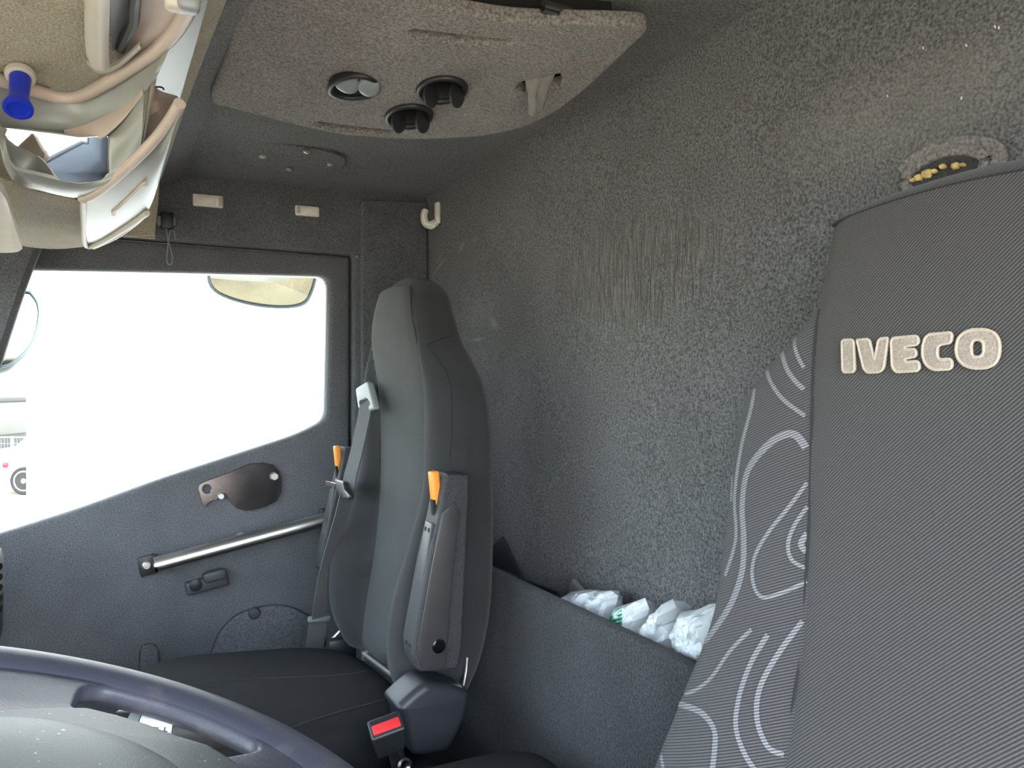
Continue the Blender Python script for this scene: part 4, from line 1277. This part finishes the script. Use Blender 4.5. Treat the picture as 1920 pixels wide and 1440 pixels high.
def bag(name, outline, xp, seed, label, prints=()):
    """crumpled carrier bag: a puffed, creased pillow between two outlines"""
    pts = [X(a, b, xp) for a, b in outline]
    cy = sum(p.y for p in pts) / len(pts); cz = sum(p.z for p in pts) / len(pts)
    cen = Vector((xp + 0.02, cy, cz))
    bm = bmesh.new()
    n = len(pts)
    rim = []
    for i in range(n):
        a, b = pts[i], pts[(i + 1) % n]
        for k in range(5): rim.append(a.lerp(b, k / 5))
    NR = 11
    rings = []
    for side in (1, -1):
        for j in range(NR + 1 if side == 1 else NR):
            t = j / NR
            s = t if side == 1 else 1 - (j + 1) / NR
            s = max(s, 0.02)
            ring = []
            for p in rim:
                q = cen + (p - cen) * s
                q.x = xp + 0.02
                dep = 0.044 * math.sqrt(max(1 - s * s, 0))
                v = Vector((q.y * 22, q.z * 15, seed))
                cell = noise.voronoi(v)[0]
                cr = (cell[1] - cell[0])
                c2 = noise.voronoi(v * 2.3)[0]
                fold = 0.010 * noise.noise(v * 1.6) + 0.016 * (min(cr, 0.6) - 0.3) + 0.009 * (min(c2[1] - c2[0], 0.6) - 0.3) + 0.006 * abs(noise.noise(v * 4.1))
                q.x -= side * (dep + 1.25 * fold * (1 if s < 0.97 else 0.2))
                if 0.05 < s < 0.97: q += Vector((0, noise.noise(v * 7.7), noise.noise(v * 6.3 + Vector((9, 3, 1))))) * 0.006
                q.x = min(q.x, XR - 0.012)
                q.x = max(q.x, 0.752)
                ring.append(q)
            rings.append(ring)
    o = put(name, loft(rings), 'bag_white', None, 14)
    tag(o, label, 'bag', 'white carrier bags in the storage bin')
    t = bvh_of(o)
    for pl, m in prints:
        bmp = bmesh.new()
        hs = [cast(t, a, b, 0.0012) for a, b in pl]
        hs = [h for h in hs if h]
        if len(hs) < 3: continue
        c = sum((h[0] for h in hs), Vector()) / len(hs)
        top = [bmp.verts.new(h[0]) for h in hs]; low = [bmp.verts.new(h[0] - h[1] * 0.0025) for h in hs]
        bmp.faces.new(top); bmp.faces.new(low[::-1])
        for k in range(len(top)): bmp.faces.new((top[k], low[k], low[(k + 1) % len(top)], top[(k + 1) % len(top)]))
        p = put('print', bmp, m, None, 0)
        p.parent = o
    return o


stripes = []
for k in range(6):
    y0 = 1140 + k * 7.5
    stripes.append(([(1140, y0 + 6), (1146, y0), (1156, y0 - 2), (1166, y0 - 5), (1166, y0 - 1), (1156, y0 + 3), (1147, y0 + 6), (1142, y0 + 10)], 'green_print'))
bag('carrier_bag', [(1040, 1125), (1055, 1112), (1085, 1108), (1108, 1112), (1128, 1109), (1140, 1120), (1136, 1140), (1132, 1200), (1132, 1290), (1040, 1280), (1035, 1180)], 0.80, 1.3, 'white carrier bag with a lime leaf, nearest the passenger seat in the bin',
    [([(1056, 1112), (1066, 1102), (1084, 1102), (1080, 1110), (1064, 1116)], 'lime_print'), ([(1036, 1124), (1046, 1122), (1046, 1132), (1038, 1132)], 'green_print')])
bag('carrier_bag', [(1139, 1142), (1165, 1133), (1190, 1124), (1198, 1145), (1194, 1165), (1193, 1220), (1193, 1330), (1138, 1310), (1137, 1200)], 0.79, 4.1, 'white carrier bag with green striped print in the middle of the bin',
    stripes + [([(1130, 1156), (1137, 1154), (1138, 1166), (1131, 1166)], 'lime_print')])
bag('carrier_bag', [(1199, 1172), (1222, 1148), (1243, 1126), (1252, 1142), (1248, 1170), (1247, 1240), (1247, 1350), (1200, 1330), (1199, 1230)], 0.785, 7.7, 'plain white bag with one tall pointed corner in the bin')
bag('carrier_bag', [(1250, 1180), (1272, 1148), (1296, 1146), (1312, 1136), (1340, 1134), (1352, 1160), (1345, 1260), (1340, 1360), (1258, 1340), (1254, 1240)], 0.78, 9.2, 'plain crumpled white bag in the bin beside the driver seat')

# ------------------------------------------------------------------ console box between the seats
tb = thing('centre_box', (0.40, 0.98, FLOOR), 'low dark padded box on the cab floor between the seats', 'box')
part('body', box((0.36, 0.975, -0.86), (0.54, 0.29, 0.44), 0.02, None, 3), 'plastic_black', tb)
part('padded_lid', squircle((0.36, 0.975, -0.630), (0.57, 0.315, 0.07), 6, 48, 16), 'cushion_fabric', tb)

# ------------------------------------------------------------------ dashboard
db = thing('dashboard', (-0.5, 1.05, FLOOR), 'dark dashboard end at the left edge below the windscreen', 'dashboard')
prof = [(-0.78, -1.06), (-0.30, -1.06), (-0.27, -0.72), (-0.235, -0.66), (-0.235, -0.46), (-0.27, -0.41), (-0.40, -0.40), (-0.78, -0.44)]
part('body', plate([roundpoly(prof, 0.03)], 1.85, 0.01, XZ_Y(1.11)), 'plastic_dark', db)
part('end_pod', squircle((-0.262, 1.93, -0.455), (0.16, 0.20, 0.235), 5, 28, 14), 'plastic_black', db)
part('end_pad', squircle((-0.30, 1.93, -0.60), (0.20, 0.22, 0.12), 4, 24, 12), 'plastic_grey', db)
vg = part('side_vent', squircle((-0.262, 1.92, -0.405), (0.164, 0.19, 0.135), 5, 28, 14), 'plastic_grey', db)
for k in range(5):
    part('vent_opening', lathe(Vector((-0.178, 1.84, -0.365 - 0.021 * k)), (1, -0.5, 0), [(0.007, -0.004), (0.007, 0.004), (0.0005, 0.004)], 10), 'opening_shade', vg)

# ------------------------------------------------------------------ steering wheel
WT = math.radians(20)
WC = Vector((-0.03, 0.49, -0.22))
We1, We2, WN = Vector((math.cos(WT), 0, -math.sin(WT))), Vector((0, 1, 0)), Vector((math.sin(WT), 0, math.cos(WT)))
sw = thing('steering_wheel', WC - WN * 0.06, 'worn dark blue-grey steering wheel in the lower left foreground', 'steering wheel')
def wpt(a, b, h): return WC + We1 * a + We2 * b + WN * h
def pol(r, deg): return (r * math.cos(math.radians(deg)), r * math.sin(math.radians(deg)))


WM = basis(WC, We1, We2, WN)
rimp = [wpt(*pol(0.2055, k * 3), -0.006) for k in range(120)]
part('rim', sweep(rimp, circ(0.0135, 22, 0.0255), closed=True, up=WN), 'wheel', sw)


def slot(a0, a1, r0, r1):
    o = [pol(r1, a) for a in lin(a0, a1, 12)] + [pol(r0, a) for a in lin(a1, a0, 12)]
    o[0] = pol(r1 - 0.012, a0); o[11] = pol(r1 - 0.012, a1)
    return roundpoly(o, 0.012, 3)


disc = [pol(0.206, k * 3) for k in range(120)]
slots = [slot(34, 83, 0.127, 0.180), slot(-83, -34, 0.127, 0.180), slot(112, 168, 0.12, 0.180), slot(-168, -112, 0.12, 0.180)]
part('spoke_plate', plate([disc] + slots, 0.014, 0.006, WM @ Matrix.Translation((0, 0, -0.006)), 4), 'wheel', sw)
hubo = roundpoly([pol(0.137, a) for a in (20, 30, 39, 40)] + [pol(0.128, a) for a in (50, 60, 70, 80)] + [pol(0.115, 92), pol(0.105, 105), pol(0.10, 120), pol(0.10, 180), pol(0.10, 240), pol(0.105, 255), pol(0.115, 268)] + [pol(0.128, -a) for a in (80, 70, 60, 50)] + [pol(0.137, -a) for a in (40, 39, 30, 20)], 0.004)
hub = part('hub_surround', plate([hubo], 0.018, 0.007, WM @ Matrix.Translation((0, 0, -0.006)), 4), 'wheel_hub', sw, 'greyish worn hub surround')
pad = []
for j in range(10):
    t = j / 9
    r = 0.094 * math.cos(t * math.pi / 2 * 0.98); h = -0.004 + 0.020 * math.sin(t * math.pi / 2)
    pad.append([wpt(*pol(r, k * 7.5), h) for k in range(48)])
part('horn_pad', loft(pad), 'wheel_pad', sw, 'pale grey-green horn pad')
part('column_shroud', lathe(WC - WN * 0.03, -WN, [(0.02, 0), (0.05, 0.01), (0.06, 0.06), (0.06, 0.30), (0.05, 0.32)], 28), 'plastic_black', sw)
# stalk with a printed collar, seen through the rim opening
sk = thing('column_stalk', wpt(0.05, 0.08, -0.05), 'column stalk end with a white printed band seen through the steering wheel opening', 'stalk')
cpx = PL(302, 1368, WC - WN * 0.030, WN)
axs = Vector((0.86, -0.48, 0.05)).normalized()
part('stalk_arm', tube([cpx - axs * 0.035, cpx + axs * 0.06], 0.0165, 20), 'plastic_black', sk)
lab = part('printed_band', tube([cpx - axs * 0.011, cpx + axs * 0.016], 0.0172, 20), 'label_white', sk, 'white band with black symbols')
part('stalk_tip', lathe(cpx - axs * 0.012, -axs, [(0.0172, 0), (0.0165, 0.010), (0.012, 0.016), (0.0005, 0.018)], 20), 'plastic_grey', sk)
tl = bvh_of(lab)


def mark(px, py, w, h, rot=0.0):
    h0 = cast(tl, px, py, 0.0003)
    if not h0: return
    c, n = h0
    u = (RT * math.cos(rot) + Vector((0, 0, 1)) * math.sin(rot)); u = (u - n * u.dot(n)).normalized(); v = n.cross(u)
    bm_ = box((0, 0, 0), (w, h, 0.0005), 0); bm_.transform(basis(c, u, v, n))
    part('ink_mark', bm_, 'ink', lab)


mm = 0.57 / F
for (px, py, w, h) in ((308, 1371, 14, 2), (308, 1371, 2.2, 15), (292, 1364, 9, 1.3), (292, 1368, 9, 1.3), (292, 1372, 9, 1.3), (296, 1367, 1.3, 7), (289, 1367, 1.3, 7), (323, 1373, 9, 1.3), (322, 1378, 9, 1.3), (326, 1375, 1.3, 5), (319, 1375, 1.3, 5)):
    mark(px, py, w * mm, h * mm, -0.12)

# ------------------------------------------------------------------ outside
GZ = -2.45
gr = bmesh.new()
bmesh.ops.create_grid(gr, x_segments=2, y_segments=2, size=60)
bmesh.ops.translate(gr, verts=gr.verts, vec=(0, 0, GZ))
go = put('ground', gr, 'ground'); struct(go)

# white trailer parked alongside
ty = 4.0
tr = thing('trailer', (2.5, ty, GZ), 'plain white trailer side parked beside the cab, seen through the door window', 'trailer')
x0 = Y(52, 800, ty).x
part('side_panel', box((x0 + 3.5, ty + 0.6, 0.35), (7.0, 1.2, 3.4), 0.02), 'paint_white', tr)
part('chassis', box((x0 + 3.5, ty + 0.6, -1.55), (6.6, 0.9, 0.5), 0.02), 'plastic_black', tr)
for k in range(3):
    part('wheel', lathe(Vector((x0 + 3.6 + k * 1.1, ty + 0.05, GZ + 0.5)), (0, 1, 0), [(0.12, 0), (0.3, 0.02), (0.5, 0.0), (0.5, 0.3), (0.12, 0.3)], 28), 'rubber', tr)
for px, py in ((75, 697), (287, 697), (473, 700)):
    part('rivet', lathe(Y(px, py, ty), (0, -1, 0), [(0.016, -0.004), (0.016, 0.006), (0.009, 0.012), (0.0005, 0.013)], 12), 'plastic_grey', tr)
part('corner_post', box((x0 + 0.02, ty + 0.01, 0.35), (0.05, 0.05, 3.38), 0.01), 'paint_white', tr)

# white car, fence and shed far off at the left
S0 = 17.0
CR = RT.copy()                                            # the car stands side-on
def far(px, py, s): return ray(px, py) * s


def carpt(a, z, d): return far(0, 720, S0) + CR * a + Vector((0, 0, GZ + z)) + FW * d


ca = thing('parked_car', carpt(1.8, 0, 0.8), 'white car parked outside, its tail showing past the trailer', 'car')
cpf = [(-0.25, 0.38), (-0.30, 0.60), (-0.22, 0.95), (-0.02, 1.02), (0.30, 1.05), (0.62, 1.38), (1.0, 1.46), (1.9, 1.45), (2.6, 1.05), (3.6, 0.92), (3.85, 0.65), (3.85, 0.35), (3.3, 0.30), (0.15, 0.30)]
CMx = basis(carpt(0, 0, 0.8), CR, (0, 0, 1), FW)
part('body', plate([roundpoly(cpf, 0.15)], 1.6, 0.10, CMx, 3), 'paint_white', ca)
part('rear_window', plate([roundpoly([(0.36, 1.06), (0.66, 1.35), (0.95, 1.40), (0.95, 1.06)], 0.04)], 1.62, 0.005, CMx), 'car_glass', ca)
part('side_window', plate([roundpoly([(1.02, 1.06), (1.02, 1.40), (1.85, 1.38), (2.35, 1.06)], 0.04)], 1.62, 0.005, CMx), 'car_glass', ca)
part('bumper', plate([roundpoly([(-0.33, 0.34), (-0.33, 0.54), (0.12, 0.52), (0.12, 0.34)], 0.04)], 1.66, 0.03, CMx), 'foam', ca, 'beige rear bumper strip')
part('tail_lamp', box(carpt(0.13, 0.66, -0.01), (0.12, 0.10, 0.13), 0.04, Matrix.Rotation(-YAW, 3, 'Z')), 'tail_red', ca, 'red tail lamp')
for a in (0.55, 3.0):
    w = part('wheel', lathe(carpt(a, 0.31, -0.03), -FW, [(0.22, -0.2), (0.31, -0.2), (0.31, 0.0), (0.29, 0.02), (0.22, 0.02)], 26), 'rubber', ca)
    hb = [lathe(carpt(a, 0.31, -0.03), -FW, [(0.0005, 0.0), (0.22, 0.0), (0.225, 0.02), (0.20, 0.025), (0.19, 0.01), (0.06, 0.015), (0.05, 0.03), (0.0005, 0.03)], 26)]
    part('hubcap', hb[0], 'alloy', w)

s1 = 24.0
shd = thing('shed', far(-100, 720, s1 + 4) + Vector((0, 0, GZ)), 'grey corrugated shed beyond the parked car', 'shed')
hw_ = []
ctr = far(-180, 720, s1 + 3)
Rz = Matrix.Rotation(-YAW, 3, 'Z')
topz = far(0, 752, s1 + 2).z; midz = far(0, 815, s1 + 2).z
part('wall', box(ctr + Vector((0, 0, (GZ + topz) / 2)), (8.4, 3.0, topz - GZ), 0.02, Rz), 'dark_brick', shd)
part('cladding', box(ctr + Vector((0, 0, (topz + midz) / 2)) - FW * 0.05, (8.45, 3.0, abs(topz - midz)), 0.02, Rz), 'cladding', shd)
for k in range(40):
    c_ = ctr - FW * 1.56 + RT * (-4.1 + k * 0.21) + Vector((0, 0, (topz + midz) / 2))
    part('cladding_rib', box(c_, (0.07, 0.05, abs(topz - midz) - 0.04), 0.015, Rz), 'cladding', shd)
part('roof_edge', box(ctr + Vector((0, 0, topz + 0.05)) - FW * 0.1, (8.6, 3.1, 0.14), 0.02, Rz), 'dark_brick', shd)
fe = thing('yard_fence', far(-60, 720, 20.5) + Vector((0, 0, GZ)), 'galvanised wire fence with posts in front of the shed', 'fence')
for px in (-120, 22, 52):
    a = far(px, 720, 20.5)
    part('post', tube([Vector((a.x, a.y, GZ)), Vector((a.x, a.y, far(0, 818, 20.5).z))], 0.035, 8), 'galvanised', fe)
for py in (820, 832, 845, 858, 872):
    a, b = far(-120, py, 20.5), far(60, py, 20.5)
    part('rail', tube([a, b], 0.022 if py == 820 else 0.008, 6), 'galvanised', fe)
for k in range(30):
    a, b = far(-118 + k * 6, 820, 20.5), far(-118 + k * 6, 880, 20.5)
    part('wire', tube([a, b], 0.005, 5), 'galvanised', fe)

# the cab's own outside mirrors
def mirror(name, outl, cp, n, label, arm_to):
    n = Vector(n).normalized()
    u = Vector((1, 0, 0)); u = (u - n * u.dot(n)).normalized(); v = n.cross(u)
    c = Y(*cp)
    t = thing(name, c, label, 'mirror')
    o2 = []
    for q in outl:
        p = PL(*q, c, n) - c
        o2.append(Vector((p.dot(u), p.dot(v), 0)))
    o3 = [(q.x, q.y) for q in smoothpath(o2, 4, True)]
    inn = [(a * 0.945, b * 0.945) for a, b in o3]
    part('rim', plate([o3, inn], 0.012, 0.004, basis(c, u, v, n)), 'mirror_shell', t)
    part('shell', plate([o3], 0.04, 0.012, basis(c - n * 0.026, u, v, n)), 'mirror_shell', t)
    part('glass', plate([inn], 0.004, 0.0008, basis(c - n * 0.002, u, v, n)), 'mirror_glass', t)
    part('arm', tube([c - n * 0.03, Vector(arm_to)], 0.012, 10), 'plastic_black', t)
    return t


mirror('kerb_mirror', [(388, 512), (392, 535), (410, 552), (450, 567), (500, 576), (545, 577), (572, 570), (585, 552), (596, 512), (592, 470), (560, 445), (420, 445), (394, 470)], (495, 525, 2.45), (0, -0.72, -0.70), 'rounded kerb mirror hanging outside at the top of the door window', (0.35, 2.25, 0.50))
mirror('door_mirror', [(46, 545), (62, 552), (74, 575), (72, 612), (58, 648), (36, 672), (10, 688), (-40, 690), (-70, 640), (-70, 580), (-30, 548)], (20, 620, 2.55), (0.10, -0.90, 0.42), 'tall rounded outside mirror past the front window edge', (-0.42, 2.25, 0.20))
